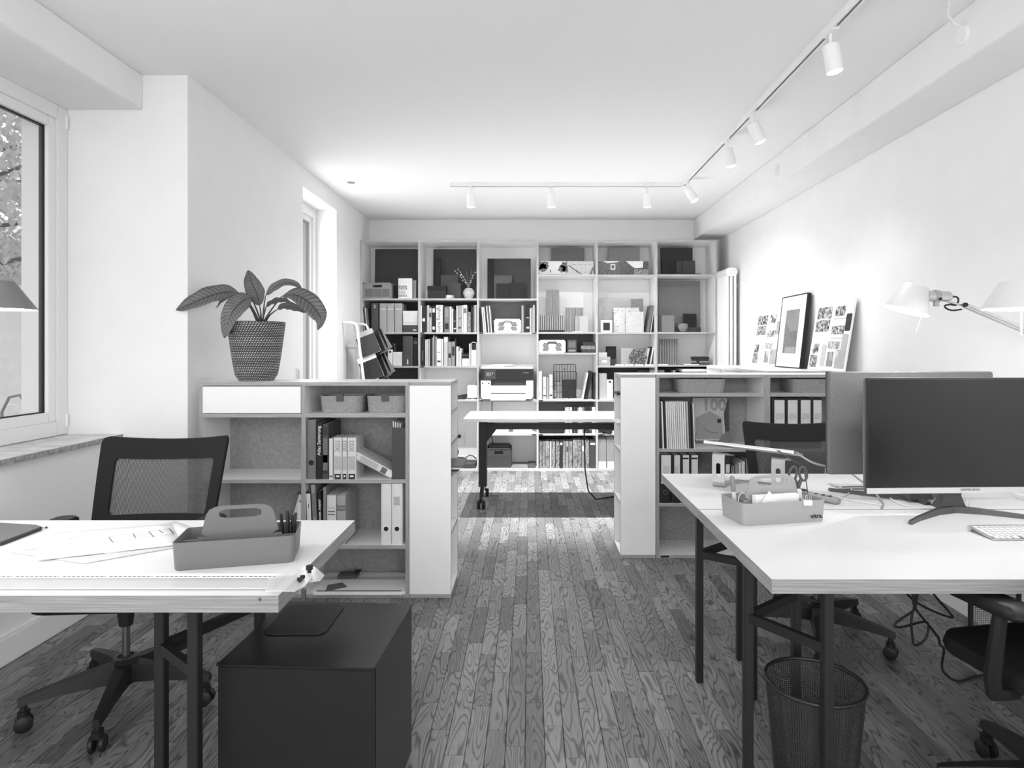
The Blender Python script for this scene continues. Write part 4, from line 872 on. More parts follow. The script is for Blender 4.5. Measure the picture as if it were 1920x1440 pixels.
for q, (a, c, y0, y1, s) in enumerate(((485, 622, 1200, 1232, 68), (478, 622, 1165, 1199, 120), (497, 620, 1124, 1164, 60))):
    zb = z+[0, .037, .078][q]; solo('stone_block', '%s stone block, %s of the small stack in the shallow cell' % (tword(s), ('lowest', 'middle', 'topmost')[q]), 'stone', MB().box(PX(A2(a), YI), PX(A2(c), YI)-.004, YI+.005, YI+.12, zb, zb+[.0365, .0405, .04][q]), mat('block_stone_%d' % q, s, .8, noise=.5, nscale=50), 'stacked stone blocks', bevel=.002)
z = SZ[4][2]
def tbox(label, x0, x1, y0, z0, Y, d, s, txt=None, cx=A2):
    X0, X1 = PX(cx(x0), Y), PX(cx(x1), Y); w = X1-X0; h = PZ(B1(y0), Y)-z0; t = T('carton', label, 'box', ((X0+X1)/2, Y+d/2, z0))
    P('box_body', MB().box(-w/2, w/2, -d/2, d/2, 0, h*.74), tone(s), t); P('box_lid', MB().box(-w/2-.001, w/2+.001, -d/2-.001, d/2+.001, h*.7, h), tone(min(s+8, 240)), t, bevel=.001)
    if txt: P('tag', MB().box(-.025, .03, -d/2-.003, -d/2, h*.38, h*.62), INKW, t)
    return h
h = tbox('mid grey carton with a white tag', 652, 769, 1276, z, YI, .12, 172, 1); tbox('smaller pale carton on the tagged carton', 652, 736, 1231, z+h+.0005, YI, .10, 200)
slab('sample_tile', 'upright black slab behind the grey cartons', 'tile', A2, B1, 726, 830, 1170, z, 7.25, .02, SBB, 2)
slab('sample_tile', 'dark speckled foot tile below the upright black slab', 'tile', A2, B1, 772, 832, 1296, z, 7.22, .015, SPD, 2)
slab('terrazzo_tile', 'pale grey terrazzo square beside the hexagon', 'tile', A2, B1, 876, 1010, 1188, z, 7.2, .014, TERG, 3)
hx = MB().prism([(.105*cos(k*pi/3), .092+.105*sin(k*pi/3)*1.0) for k in range(6)], 0, .014); o = link(bpy.data.objects.new('hexagon_tile', mesh('hexagon_tile', hx, TERD, False, .001))); o.location = (PX(A2(1047), 7.14), 7.14, z); o.rotation_euler.x = -R(3); tag(o, 'dark speckled hexagonal terrazzo tile', 'tile')
leaner('leaning_tile', 'pale tile leaning right of the hexagon', A2, 1112, 1132, 1190, z, 7.16, .2, tone(205), 11); leaner('leaning_tile', 'black tile leaning behind the pale tile', A2, 1142, 1150, 1175, z, 7.17, .2, BLK, 11); leaner('leaning_tile', 'white strip tile leaning beside the upright', A2, 1162, 1174, 1180, z, 7.16, .2, tone(230), 10)
for q in range(4): solo('label_card', 'white label card on the shelf edge, %s of four' % ordn(q+1), 'card', MB().box(PX(A2(820+q*98), 7.07), PX(A2(905+q*98), 7.07), 7.063, 7.09, z, z+.016), PAP, 'label cards on the shelf edge', bevel=.001)
z = SZ[5][2]
ribbed('corrugated_panel', 'grey corrugated panel in the right column', PX(A2(1262), 7.2), PX(A2(1446), 7.2), 7.2, z, PZ(B1(1095), 7.2)-z, 11, tone(92), tone(170))
for q, (a, c, s, zz, hh) in enumerate(((1600, 1756, 96, 0, .024), (1655, 1752, 150, .0245, .018), (1604, 1750, 74, .043, .02), (1598, 1752, 60, .0635, .028))): solo('sample_block', '%s block in the small stack by the radiator, %s from bottom' % (tword(s), ordn(q+1)), 'sample', MB().box(PX(A2(a), 7.15), PX(A2(c), 7.15), 7.12, 7.26, z+zz, z+zz+hh), tone(s), 'blocks stacked by the radiator', bevel=.002)
for q, (a, c) in enumerate(((1250, 1345), (1350, 1420), (1425, 1500), (1505, 1650))): solo('print_strip', 'flat %s before the corrugated panel, %s from left' % (('white card', 'printed strip', 'printed strip', 'white card')[q], ordn(q+1)), 'card', MB().box(PX(A2(a), 7.08), PX(A2(c), 7.08), 7.065, 7.11, z, z+.010), [PAP, IMG[2], IMG[3], PAP][q], 'cards before the corrugated panel')
# ---- row 4
z = SZ[1][3]
AC = lambda c: 640+c/5.3333; BC = lambda c: 600+c/5.3333
t = T('cube_speaker', 'small white cube on a round foot beside the printer', 'device', (PX(AC(1308), 7.12), 7.16, z)); w = PX(AC(1352), 7.1)-PX(AC(1258), 7.1)
P('foot', MB().lathe([(0, 0), (.022, 0), (.02, .016), (0, .016)], seg=20), tone(190), t, smooth=True); P('body', MB().box(-w/2, w/2, -.045, .045, .016, PZ(BC(655), 7.1)-z), WHT, t, bevel=.006)
t = T('phone_base', 'flat black telephone base beside the white cube', 'device', (PX(AC(1190), 7.14), 7.16, z)); P('base_plate', MB().prism([(-.06, 0), (.06, 0), (.075, .05), (.06, .055), (-.06, .03)], -.05, .05), BLK, t, bevel=.002); P('keypad', MB().box(-.03, .03, -.0515, -.05, .01, .028), DGR, t)
book('booklet', 'dark booklet leaning against the bookcase upright above the white cube', 'booklet', None, UX[2]-.045, UX[2]-.03, 7.24, .18, z, .22, tone(62), 5)
# printer
PRW = mat('printer_white', 208, .4)
z = SZ[2][2]; X0, X1 = PX(AD(77), 6.98), PX(AD(753), 6.98); w = X1-X0; h = PZ(BD(60), 6.98)-z; pr = T('printer', 'white and black inkjet printer with a paper tray', 'printer', ((X0+X1)/2, 7.2, z))
yz = lambda p: PZ(BD(p), 6.98)-z; px_ = lambda p: PX(AD(p), 6.98)-(X0+X1)/2; yf = -.20
P('body', MB().prism([(-w/2+.02, .012), (w/2-.02, .012), (w/2, .04), (w/2, yz(258)), (-w/2, yz(258)), (-w/2, .04)], yf, .20), PRW, pr, bevel=.004)
P('feet', MB().box(-w/2+.03, w/2-.03, yf+.03, .19, 0, .014), DGR, pr)
P('dark_band', MB().box(-w/2-.003, w/2+.003, yf-.012, .2, yz(258), yz(118)), mat('gloss_black', 46, .4, spec=.25), pr, bevel=.004)
P('scanner_lid', MB().box(-w/2, w/2, yf-.006, .2, yz(118), yz(88)), PRW, pr, bevel=.006); P('feeder_cover', MB().prism([(-w/2+.03, yz(88)), (w*.12, yz(88)), (w*.12, yz(70)), (w*.05, yz(60)), (-w*.25, yz(60)), (-w/2+.03, yz(80))], -.08, .18), PRW, pr, bevel=.003); P('lid_grip', MB().box(-w*.06, w*.13, -.1, -.05, yz(92), yz(82)), DGR, pr)
tp_ = P('touch_panel', MB().box(px_(120), px_(270), yf-.018, yf-.01, yz(252), yz(124)), mat('panel_grey', 64, .3), pr, bevel=.003); P('screen', MB().box(px_(148), px_(210), yf-.0195, yf-.018, yz(208), yz(160)), tone(120, .2), tp_); P('indicator', MB().prism(circ(.006, 12, px_(228), yz(170)), yf-.0195, yf-.018), INKW, tp_)
P('output_slot', MB().box(px_(207), px_(660), yf-.008, yf+.004, yz(326), yz(258)), BLK, pr); P('slot_ledge', MB().box(px_(250), px_(620), yf-.012, yf-.006, yz(318), yz(292)), mat('ledge_dark', 60, .5), pr)
P('paper_tray', MB().box(px_(203), px_(656), yf-.05, yf+.01, yz(520), yz(434)), PRW, pr, bevel=.003); P('paper_tray', MB().box(px_(207), px_(660), yf-.04, yf+.01, yz(425), yz(334)), PRW, pr, bevel=.003)
P('tray_gap', MB().box(px_(210), px_(650), yf-.038, yf, yz(434), yz(425)), BLK, pr)
for a in (100, 180): P('slot_mark', MB().box(px_(a)-.007, px_(a)+.007, yf-.001, yf+.001, yz(310), yz(294)), BLK, pr)
P('maker_mark', MB().box(px_(622), px_(696), yf-.013, yf-.012, yz(168), yz(161)), INKG, pr)
solo('printer_cable', 'thin black cable dropping behind the printer shelf', 'cable', MB().tube([(PX(AD(222), 7.4), 7.42, SZ[2][2]-.03), (PX(AD(218), 7.4), 7.42, SZ[2][2]-.2), (PX(AD(222), 7.4), 7.42, SZ[2][3]+.004)], .005, 6), BLK)
z = SZ[3][3]
row(AD, BD, [(820, 866, 143, 238, 0, {'band': [(.1, .3, 205)]}), (877, 921, 217, 234), (929, 952, 223, 180), (960, 1002, 188, 236)], YI, z, .22, 'left of the wire basket', 'magazines beside the wire basket', 'magazine', 'magazine')
# wire basket holding sheets
t = T('wire_basket', 'black wire letter basket with dark folders in the bookcase', 'basket', (PX(AD(1165), 7.15), 7.2, z)); w = PX(AD(1308), 7.13)-PX(AD(1018), 7.13); h = PZ(BD(60), 7.13)-z
for (yy, hh) in ((-.06, h*.80), (.06, h)):
    P('frame', MB().tube([(-w/2, yy, 0.006), (-w/2, yy, hh-.01), (-w/2+.01, yy, hh), (w/2-.01, yy, hh), (w/2, yy, hh-.01), (w/2, yy, .006), (-w/2, yy, .006)], .004, 6), BLK, t)
    for k in range(1, 8): P('wire', MB().tube([(-w/2+w*k/8, yy, .006), (-w/2+w*k/8, yy, hh)], .0022, 5), BLK, t)
    for f in (.25, .5): P('wire', MB().tube([(-w/2, yy, hh*f), (w/2, yy, hh*f)], .0022, 5), BLK, t)
for sx in (-1, 1):
    for f in (.05, .4, .75): P('wire', MB().tube([(sx*w/2, -.06, h*f), (sx*w/2, .06, h*f)], .0022, 5), BLK, t)
for k in range(5): P('wire', MB().tube([(-w/2+w*k/4, -.06, .006), (-w/2+w*k/4, .06, .006)], .0022, 5), BLK, t)
P('grip', MB().tube([(-.035, .06, h), (-.03, .06, h*.86), (.03, .06, h*.86), (.035, .06, h)], .0035, 6), BLK, t)
solo('folder', 'dark folder standing in the wire basket', 'folder', MB().box(PX(AD(1128), 7.15), PX(AD(1300), 7.15), 7.165, 7.18, z+.01, PZ(BD(252), 7.15)), mat('folder_dark', 58, .6)); solo('folder', 'pale folder standing in the wire basket', 'folder', MB().box(PX(AD(1050), 7.2), PX(AD(1120), 7.2), 7.20, 7.215, z+.01, PZ(BD(285), 7.2)), tone(175))
solo('flat_papers', 'low pile of papers under the wire basket', 'papers', MB().box(PX(AD(1030), 7.1), PX(AD(1200), 7.1), 7.068, 7.125, z, z+.012), tone(190), bevel=.002); solo('flat_papers', 'white papers lying between the wire basket and the notebooks', 'papers', MB().box(PX(AD(1215), 7.1), PX(AD(1385), 7.1), 7.068, 7.13, z, z+.008), PAP)
leaner('ring_notebook', 'white notebook leaning against the black spiral notebooks', lambda c: AD(c), 1372, 1398, (BD(165)-430)*5.3333, z, YI+.01, .2, tone(210), 11, 'notebook'); leaner('ring_notebook', 'thick black notebook leaning behind the white one', lambda c: AD(c), 1412, 1452, (BD(150)-430)*5.3333, z, YI+.03, .2, BLK, 11, 'notebook')
o = book('spiral_notebook', 'upright black spiral notebook beside the bookcase upright', 'notebook', None, PX(AD(1526), YI), PX(AD(1556), YI), YI+.01, .21, z, PZ(BD(165), YI)-z, BLK)
b = MB()
for k in range(22): b.tube([(.026+.008*cos(a), -.001, .012+k*.0118+.004*sin(a)) for a in [j*pi/4 for j in range(9)]], .0012, 4)
P('spiral', b, ALU, o)
z = SZ[4][3]
binder('pale grey cardboard file beside the right aisle shelf', None, PX(AD(1604), YI), PX(AD(1698), YI), YI, z, PZ(BD(172), YI)-z, 190); binder('white file with a small emblem beside the right aisle shelf', None, PX(AD(1700), YI), PX(AD(1778), YI), YI, z, PZ(BD(253), YI)-z, 236, lab=(.3, .7, .84, .94, 80))
for q, (a, c, y, s) in enumerate(((1043, 1160, 1408, 62), (1166, 1218, 1408, 165))): tbox('%s box peeking over the right low shelf' % tword(s), a, c, y, z, 7.12, .15, s)
z = SZ[5][3]
for q, (a, c, y, s) in enumerate(((1246, 1310, 1408, 150), (1398, 1420, 1410, 190))): tbox('%s box in the dark lower right cell' % tword(s), a, c, y, z, 7.14, .12, s)
zt = PZ(B1(1424), 7.1); solo('file_box', 'grey file stand under the flat white box', 'box', MB().box(PX(A2(1500), 7.12), PX(A2(1745), 7.12), 7.1, 7.35, z, zt-.001), tone(170), bevel=.002); solo('flat_box', 'flat white box lying in the lower right cell', 'box', MB().box(PX(A2(1487), 7.08), PX(A2(1755), 7.08), 7.08, 7.38, zt, zt+.03), WHT, bevel=.004)
# ---- rows 5 and 6
z = SZ[2][3]
for q, (a, c) in enumerate(((265, 432), (498, 740))): solo('paper_stack', 'flat white paper stack below the printer, %s' % ('left one', 'right one')[q], 'papers', MB().box(PX(AD(a), 7.1), PX(AD(c), 7.1), 7.07, 7.36, z, z+.035), PAP, bevel=.001)
z = SZ[3][4]
row(AD, BD, [(1165, 1186, 612, 225), (1188, 1212, 608, 215), (1220, 1252, 608, 228), (1256, 1274, 600, 60), (1276, 1300, 603, 90), (1302, 1324, 606, 62), (1326, 1336, 615, 232), (1346, 1360, 607, 234), (1362, 1384, 610, 215), (1386, 1416, 606, 120), (1420, 1468, 602, 56), (1470, 1502, 600, 66), (1508, 1552, 606, 228)], YI, z, .2, 'in the cell behind the white table', 'books behind the white table')
solo('flat_case', 'flat black case lying left of the books behind the white table', 'case', MB().box(PX(AD(835), 7.1), PX(AD(1150), 7.1), 7.08, 7.36, z, z+.085), BLK, bevel=.006)
z = SZ[3][5]
row(AD, BD, [(830, 866, 1048, IMG[0]), (870, 906, 1048, IMG[1]), (910, 964, 1045, IMG[2]), (968, 988, 1048, 200), (992, 1036, 1046, IMG[3]), (1042, 1092, 1048, IMG[4]), (1096, 1130, 1045, 56, 0, {'band': [(.86, .95, 235)]}), (1134, 1170, 1047, IMG[1]), (1174, 1206, 1045, 150), (1210, 1258, 1046, IMG[0]), (1264, 1318, 1030, IMG[2]), (1320, 1372, 1030, IMG[4]), (1376, 1414, 1034, 130), (1418, 1474, 1034, IMG[3]), (1480, 1556, 1048, 82, 0, {'band': [(.88, .95, 235)], })], YI, z, .22, 'on the bottom shelf under the table', 'magazines on the bottom shelf', 'magazine', 'magazine')
z = SZ[4][4]
solo('cable_bundle', 'tangle of dark cables lying behind the right aisle shelf', 'cables', MB().tube([(PX(AD(1590+210*((k*.37) % 1)), 7.12), 7.12+.1*sin(k*1.7), z+.012+.004*(k % 5)) for k in range(22)], .008, 6), BLK, smooth=True)
z = SZ[4][5]
for q, (a, c) in enumerate(((1586, 1694), (1700, 1800))): binder('mid grey binder with white foot label, %s on the bottom shelf' % ('left one', 'right one')[q], 'grey binders on the bottom shelf', PX(AD(a), YI), PX(AD(c), YI), YI, z, PZ(BD(1012), YI)-z, 150, lab=(.05, .95, .02, .24, 238))
# crate and flat folders under the printer
z = SZ[2][4]
crate('folding_crate', 'dark folding crate on the bottom shelf behind the table leg', AD, BD, 150, 470, 1135, z, YI+.05, .26, DKC, False, mat('crate_dark_panel', 62, .7))
solo('dark_case', 'dark device lying in the bottom crate', 'device', MB().box(PX(AD(185), 7.2), PX(AD(455), 7.2), 7.16, 7.32, z+.012, PZ(BD(1088), 7.2)), mat('device_dark', 56, .6), bevel=.004)
solo('flat_folder', 'grey folder lying flat beside the bottom crate', 'folder', MB().box(PX(AD(480), 7.15), PX(AD(680), 7.15), 7.09, 7.4, z, z+.02), tone(135), bevel=.002); solo('flat_folder', 'darker folder lying flat at the right of the bottom shelf', 'folder', MB().box(PX(AD(685), 7.2), PX(AD(780), 7.2), 7.1, 7.4, z, z+.03), tone(105), bevel=.002)
solo('crate_cable', 'black cable running down into the bottom crate', 'cable', MB().tube([(PX(AD(215), 7.35), 7.35, SZ[2][3]-.02), (PX(AD(230), 7.3), 7.3, .28), (PX(AD(262), 7.22), 7.22, .235)], .005, 6), BLK)
# outlet, power strip and flat stack in the second column
t = T('wall_outlet', 'white power outlet with a black plug low in the bookcase', 'outlet', (PX(AC(1190), 7.45), YB, PZ(BC(1188), 7.45))); P('plate', MB().box(-.045, .045, -.012, 0, -.075, .075), WHT, t, bevel=.003); P('plug', MB().lathe([(0, .0), (.02, .0), (.02, .03), (.012, .05), (0, .05)], seg=16).xf(Matrix.Translation((-.012, -.012, .03)) @ Matrix.Rotation(pi/2, 4, 'X')), BLK, t, smooth=True)
z = SZ[1][4]
solo('dark_book', 'large dark picture book lying flat on the bottom shelf by the aisle', 'book', MB().box(UX[1]+.30, UX[2]-.03, 7.09, 7.38, z, z+.05), [mat('dark_picture', 70, .5, noise=.5, nscale=12)], bevel=.002)
solo('second_dark_book', 'dark slipcase lying on the flat picture book', 'book', MB().box(UX[1]+.28, UX[2]-.19, 7.12, 7.36, z+.0505, z+.085), [mat('dark_picture2', 60, .5, noise=.4, nscale=12)], bevel=.002)
t = T('power_strip', 'dark power strip standing on the flat books', 'power strip', (UX[1]+.375, 7.16, z+.0855)); P('body', MB().prism([(-.05, 0), (.03, 0), (.055, .10), (.03, .125), (-.02, .11)], -.03, .03), mat('strip_dark', 66, .4), t, bevel=.004); P('cord', MB().tube([(.05, 0, .03), (.12, 0, .02), (.17, .02, .05), (.21, .05, .035), (.24, .08, .0)], .006, 6), BLK, t, smooth=True); P('plug_cord', MB().tube([(0, 0, .115), (-.01, .1, .17), (-.06, .22, .30), (-.075, .25, .36)], .006, 6), BLK, t, smooth=True)
# ================================================================== things in the low shelves
YLI = YL+.012
def felt(label, x0, x1, ytop, z0, Y, cx, cy, depth=.2, tabs=True):
    X0, X1 = PX(cx(x0), Y), PX(cx(x1), Y); w = X1-X0; h = PZ(cy(ytop), Y)-z0
    t = T('felt_basket', label, 'basket', ((X0+X1)/2, Y+depth/2, z0), 'grey felt baskets')
    ol = lambda s: [(p[0]*s, p[1]*s) for p in rr(w, depth, .05, 6)]
    b = MB().loft([[(x, y, zz) for x, y in ol(s)] for s, zz in ((.90, 0), (.93, .006), (1, h), (.965, h), (.90, .008))], 0, True, True, True)
    P('basket_body', b, FELT, t, smooth=True)
    if tabs: P('leather_tab', MB().box(-.02, .02, -depth/2-.005, -depth/2+.012, h-.03, h+.012), mat('tab_leather', 88, .6), t, bevel=.002)
    return t
felt('left grey felt basket with a leather tab in the plant shelf', 790, 1066, 142, ZL[1], YL+.035, A5, B5)
felt('right grey felt basket with a leather tab in the plant shelf', 1086, 1338, 142, ZL[1], YL+.035, A5, B5)
z = ZL[2]; hB = lambda p, zz, Y=YLI: PZ(B5(p), Y)-zz; xB = lambda p: PX(A5(p), YLI)
binder('mid grey binder with a chrome finger ring in the plant shelf', None, xB(722), xB(776), YLI, z, hB(292, z), 122, hole=.28)
book('book', 'black book titled Atlas Sanierung', 'book', None, xB(779), xB(816), YLI, .23, z, hB(310, z), tone(50), title=('Atlas Sanierung', .026, .68, INKW))
book('book', 'dark grey book with pale spine bands beside the black atlas', 'book', None, xB(818), xB(855), YLI, .23, z, hB(318, z), tone(92), band=[(.80, .95, 66), (.30, .44, 200), (.10, .16, 66), (.16, .74, 118)])
book('book', 'thin white book left of the three 2022 volumes', 'book', None, xB(859), xB(884), YLI, .17, z, hB(410, z), tone(228), band=[(.05, .09, 110)])
for q, (a, c) in enumerate(((889, 940), (943, 972), (976, 1030))):
    o = book('book', 'white cost manual marked 2022, %s of three' % ordn(q+1), 'book', 'white manuals marked 2022', xB(a), xB(c), YLI, .17, z, hB(404, z), tone(226), title=('2022', .032, .80, INKG), band=[(.0, .13, 66), (.22, .55, mat('faint_print', 175, .6, noise=.4, nscale=400))])
    P('foot_mark', MB().box((xB(c)-xB(a))*.3, (xB(c)-xB(a))*.7, -.0012, .0, .013, .021), INKW, o)
# fallen book
o = book('book', 'thick paperback lying slanted between the manuals and the file', 'book', None, 0, .041, 0, .17, 0, .235, tone(222), title=None, band=[(.0, .16, 238), (.16, .30, 110), (.40, .85, 190)])
o.location = (xB(1252)-.006, YLI+.01, z+.002); o.rotation_euler = (0, -R(62), 0)
t = T('magazine_file', 'dark grey magazine file stuffed with papers in the plant shelf', 'magazine file', ((xB(1255)+xB(1337))/2, YLI+.13, z)); w = xB(1337)-xB(1255); h = hB(342, z)
P('file_body', MB().box(-w/2, w/2, -.13, -.127, 0, h).box(-w/2, -w/2+.003, -.127, .11, 0, h).box(w/2-.003, w/2, -.127, .11, 0, h).box(-w/2, w/2, .107, .11, 0, h*.8).box(-w/2, w/2, -.13, .11, 0, .003), mat('file_grey', 84, .7), t)
for q in range(4): solo('paper_sheaf', 'white papers sticking out of the dark magazine file, %s sheaf' % ordn(q+1), 'papers', MB().box(-.003, .003, -.105, .09, 0, h+.028-.004*q).xf(Matrix.Translation((t.location.x-w/2+.018+q*.012, YLI+.13, z+.006)) @ Matrix.Rotation(-R(3), 4, 'Y')), PAPG, 'papers in the magazine file')
z = ZL[3]
YQ = YLI
o = book('book', 'dark thin volume with a white label marked 1', 'book', None, xB(726), xB(760), YQ, .2, z, hB(742, z), tone(52), -2.5, band=[(.44, .96, 232)], title=('1', .034, .72, INK, FRONT))
lettering(o, 'Graphic', .022, (.014, -.0012, .10), UP, INKW)
book('book', 'mid grey tall book leaning by the marked volume', 'book', None, xB(764), xB(790), YQ, .22, z, hB(700, z), tone(158), -3, band=[(.12, .4, 120), (.46, .86, 125)])
book('book', 'black book titled hannes meyer', 'book', None, xB(795), xB(818), YQ, .22, z, hB(738, z), tone(46), -1.5, title=('hannes meyer', .024, .62, INKW))
book('book', 'mid grey slim book right of the black titled one', 'book', None, xB(821), xB(842), YQ, .24, z, hB(716, z), tone(140))
book('book', 'thick white book with a two-line title', 'book', None, xB(846), xB(904), YQ, .23, z, hB(766, z), tone(228), band=[(.66, .685, 130), (.60, .625, 130), (.74, .75, 160)])
book('book', 'thick mid grey book titled TADAO ANDO', 'book', None, xB(908), xB(964), YQ, .23, z, hB(766, z), tone(172), title=('TADAO\nANDO', .0165, .74, INK, FRONT))
for q, (a, c) in enumerate(((1187, 1250), (1253, 1320))):
    o = binder('tall white binder with a black finger hole, %s of the pair' % ('left', 'right')[q], 'white binder pair', xB(a), xB(c), YLI, z, hB(690, z)-.002, 236, hole=.26, ring=WHT)
    if q: P('spine_print', MB().box(.012, .045, -.0012, 0, .215, .262), printed('tiny_print', 150, 245, 130, (.3, 1, 3), .2), o)
# leaning files in the left lower cell
z0 = ZL[3]; dv = XLM-TH/2; ang = 17
for q, (th_, hh, s) in enumerate(((.016, .25, 205), (.022, .262, 232), (.014, .27, 120))):
    X1 = dv-.004-.27*sin(R(ang))-sum((.017, .023, .015)[:q])
    book('file', '%s file leaning in the lower drawer-side cell, %s from right' % (tword(s), ordn(q+1)), 'file', 'files beside the desk chair', X1-th_, X1, YLI+.075, .2, z0, hh, tone(s), ang)
book('file', 'short white booklet before the leaning files by the desk chair', 'file', 'files beside the desk chair', xB(658), xB(683), YLI+.005, .06, z0, hB(812, z0), tone(238))
# flat drafting board and small things on the bottom board
z = TH; t = T('drafting_board', 'white portable drafting board lying on the bottom shelf', 'drafting board', (xB(1050), YL+.15, z))
w = xB(1338)-xB(742); P('board', MB().prism([(-w/2+.02, -.165), (w/2-.02, -.165), (w/2, -.145), (w/2, .15), (-w/2, .15), (-w/2, -.145)], 0, .014, 'z'), WHT, t, bevel=.002); P('rail', MB().box(-w/2+.03, w/2-.03, -.147, -.139, .014, .017), tone(120), t); P('rule', MB().box(-w/2+.01, w/2, .02, .075, .014, .018), sheer('clear_rule', .8, .4), t)
P('rail_head', MB().box(-.17, -.06, .03, .10, .018, .04), mat('rail_head_grey', 92, .4), t, bevel=.004); P('rail_knob', MB().box(-.085, -.05, .06, .10, .04, .052), BLK, t, bevel=.004)
solo('set_square', 'small clear set square with printed marks on the drafting board', 'set square', MB().prism([(0, 0), (.12, .0), (.12, .075), (.04, .085)], .0, .003, 'z').xf(Matrix.Translation((xB(860), YL+.045, z+.0145)) @ Matrix.Rotation(R(35), 4, 'Z') @ Matrix.Translation((-.04, -.03, 0))), sheer('smoke_acrylic', .12, .5))
# magazines in the left end shelf (spines seen from the aisle side)
def sidemags(x0, y0, z0, hs, label, tones):
    for q, (hh, s) in enumerate(zip(hs, tones)):
        solo('magazine', '%s %s, %s from the floor' % (tword(s), label, ordn(q+1)), 'magazine', MB().box(x0-.01*(q % 3), x0+.20+.012*q % .05, y0+.01*(q % 2), y0+.24, z0+sum(hs[:q]), z0+sum(hs[:q+1])-.0006), tone(s), label)
zl = PZ(890, YL); sidemags(XE1-.175, YL+.035, zl, [.010, .012, .008, .012], 'magazine lying in the left end shelf', [150, 70, 225, 110])
solo('magazine', 'dark magazine standing at the top of the left end shelf', 'magazine', MB().box(XE1-.20, XE1-.004, YL+.025, YL+.034, LZ[0], LZ[0]+.135), tone(70))
zl = PZ(795, YR); solo('magazine', 'white curled booklet poking out of the right end shelf', 'booklet', MB().box(XR0-.02, XR0+.18, YR+.05, YR+.26, zl, zl+.006), PAP)
zl = PZ(742, YR); solo('magazine', 'dark thin magazine poking out of the right end shelf', 'magazine', MB().box(XR0-.015, XR0+.18, YR+.06, YR+.25, zl, zl+.012), tone(60))
# ---- right low shelves
YRI = YR+.012; xR = lambda p: PX(A6(p), YRI)
felt('grey felt basket above the magazine row', 497, 852, 116, ZR[1], YR+.03, A6, B6, .24, False)
felt('grey felt basket partly hidden by the grey screen back', 1313, 1640, 116, ZR[1], YR+.03, A6, B6, .24, False)
z = ZR[2]
row(A6, B6, [(372, 386, 275, 62, -2), (388, 401, 276, 232, -2), (403, 417, 276, 50, -2), (419, 431, 277, 234, -2), (433, 444, 277, 228, -2), (446, 458, 277, 236, -2), (460, 472, 276, 234, -2), (474, 488, 276, 236, -2), (490, 501, 276, 230, -2), (503, 516, 276, 225, -2), (518, 531, 276, 234, -2), (533, 546, 277, 236, -2), (548, 562, 277, 232, -2), (566, 579, 275, 200, -2), (583, 594, 288, 90, -2), (597, 608, 290, 55, -2), (611, 620, 290, 228, -2)], YRI, z, .21, 'in the magazine row of the right shelf', 'magazines in the right shelf', 'magazine', 'magazine')
o = slab('magazine', 'magazine cover with the number 100 above a wooden house', 'magazine', A6, B6, 604, 850, 250, z, YR+.235, .008, tone(205), 3); Wc = PX(A6(850), YR+.235)-PX(A6(604), YR+.235); Hc = PZ(B6(250), YR+.235)-z
lettering(o, '100', .112, (.03, -.0012, Hc*.83), FRONT, mat('number_grey', 150, .6), sx=.98, bold=.0035)
P('house_picture', MB().prism([(-.10, .03), (.085, .03), (.085, .17), (-.0, .22), (-.10, .175)], -.001, 0), mat('house_boards', 150, .7, noise=.12, nscale=40, stretch=(5, 1, .6)), o); P('house_window', MB().box(.05, .075, -.0018, -.001, .14, .165), INK, o); P('house_smile', MB().tube([(-.05, -.001, .12), (-.02, -.001, .085), (.02, -.001, .07), (.055, -.001, .072)], .0018, 5), tone(110), o)
P('tree_picture', MB().prism([(.105, .02), (.13, .02), (.13, .30), (.11, .27), (.095, .2), (.10, .12)], -.001, 0), printed('cover_tree', 40, 80, 90), o); P('ground_picture', MB().box(-.13, .13, -.0014, 0, .0, .02), printed('cover_ground', 40, 150, 90), o); P('shrub_picture', MB().box(-.128, -.095, -.0014, 0, .02, .07), printed('cover_shrub', 60, 235, 90), o)
P('sticker', MB().prism([(.128, .002), (.055, .002), (.062, .03), (.08, .056), (.105, .075), (.128, .085)], -.002, -.001), tone(128), o)
z = ZR[3]
for q, (a, c, l0, l1, s) in enumerate(((366, 452, .14, .94, 225), (455, 514, .27, .95, 220), (517, 577, .26, .97, 222), (580, 640, .22, .97, 224))):
    o = binder('black binder with a white spine label in the right shelf, %s from left' % ordn(q+1), 'black binders in the right shelf', xR(a), xR(c), YRI, z, PZ(B6(652), YRI)-z, 46, hole=.22 if q == 0 else None, lab=(l0, l1, .40, .985, s))
    if q > 1: P('label_bar', MB().box(.003, .05, -.0014, 0, (PZ(B6(652), YRI)-z)*.90, (PZ(B6(652), YRI)-z)*.935), INK, o)
    else: P('label_print', MB().box((xR(c)-xR(a))*.3, (xR(c)-xR(a))*.8, -.0014, 0, .19, .24), printed('binder_print_%d' % q, 190, 240, 120, (.3, 1, 3), .2), o)
row(A6, B6, [(833, 870, 655, 70), (876, 900, 735, IMG[3]), (905, 925, 722, 165), (928, 948, 712, 232), (951, 975, 702, 235), (980, 1010, 690, IMG[0])], YRI+.02, z, .2, 'behind the laptop stand', 'books behind the laptop stand')
z = ZR[2]
for q, (a, c) in enumerate(((1163, 1258), (1260, 1350), (1352, 1442), (1444, 1520))):
    o = binder('black binder with a tall white label behind the far chair, %s from left' % ordn(q+1), 'labelled black binders', xR(a), xR(c), YRI, z, PZ(B6(252), YRI)-z, 46, lab=(.2, .96, .30, .96, 226)); P('label_print', MB().box((xR(c)-xR(a))*.3, (xR(c)-xR(a))*.86, -.0014, 0, .19, .23), printed('binder_print_b%d' % q, 190, 240, 120, (.3, 1, 3), .2), o)
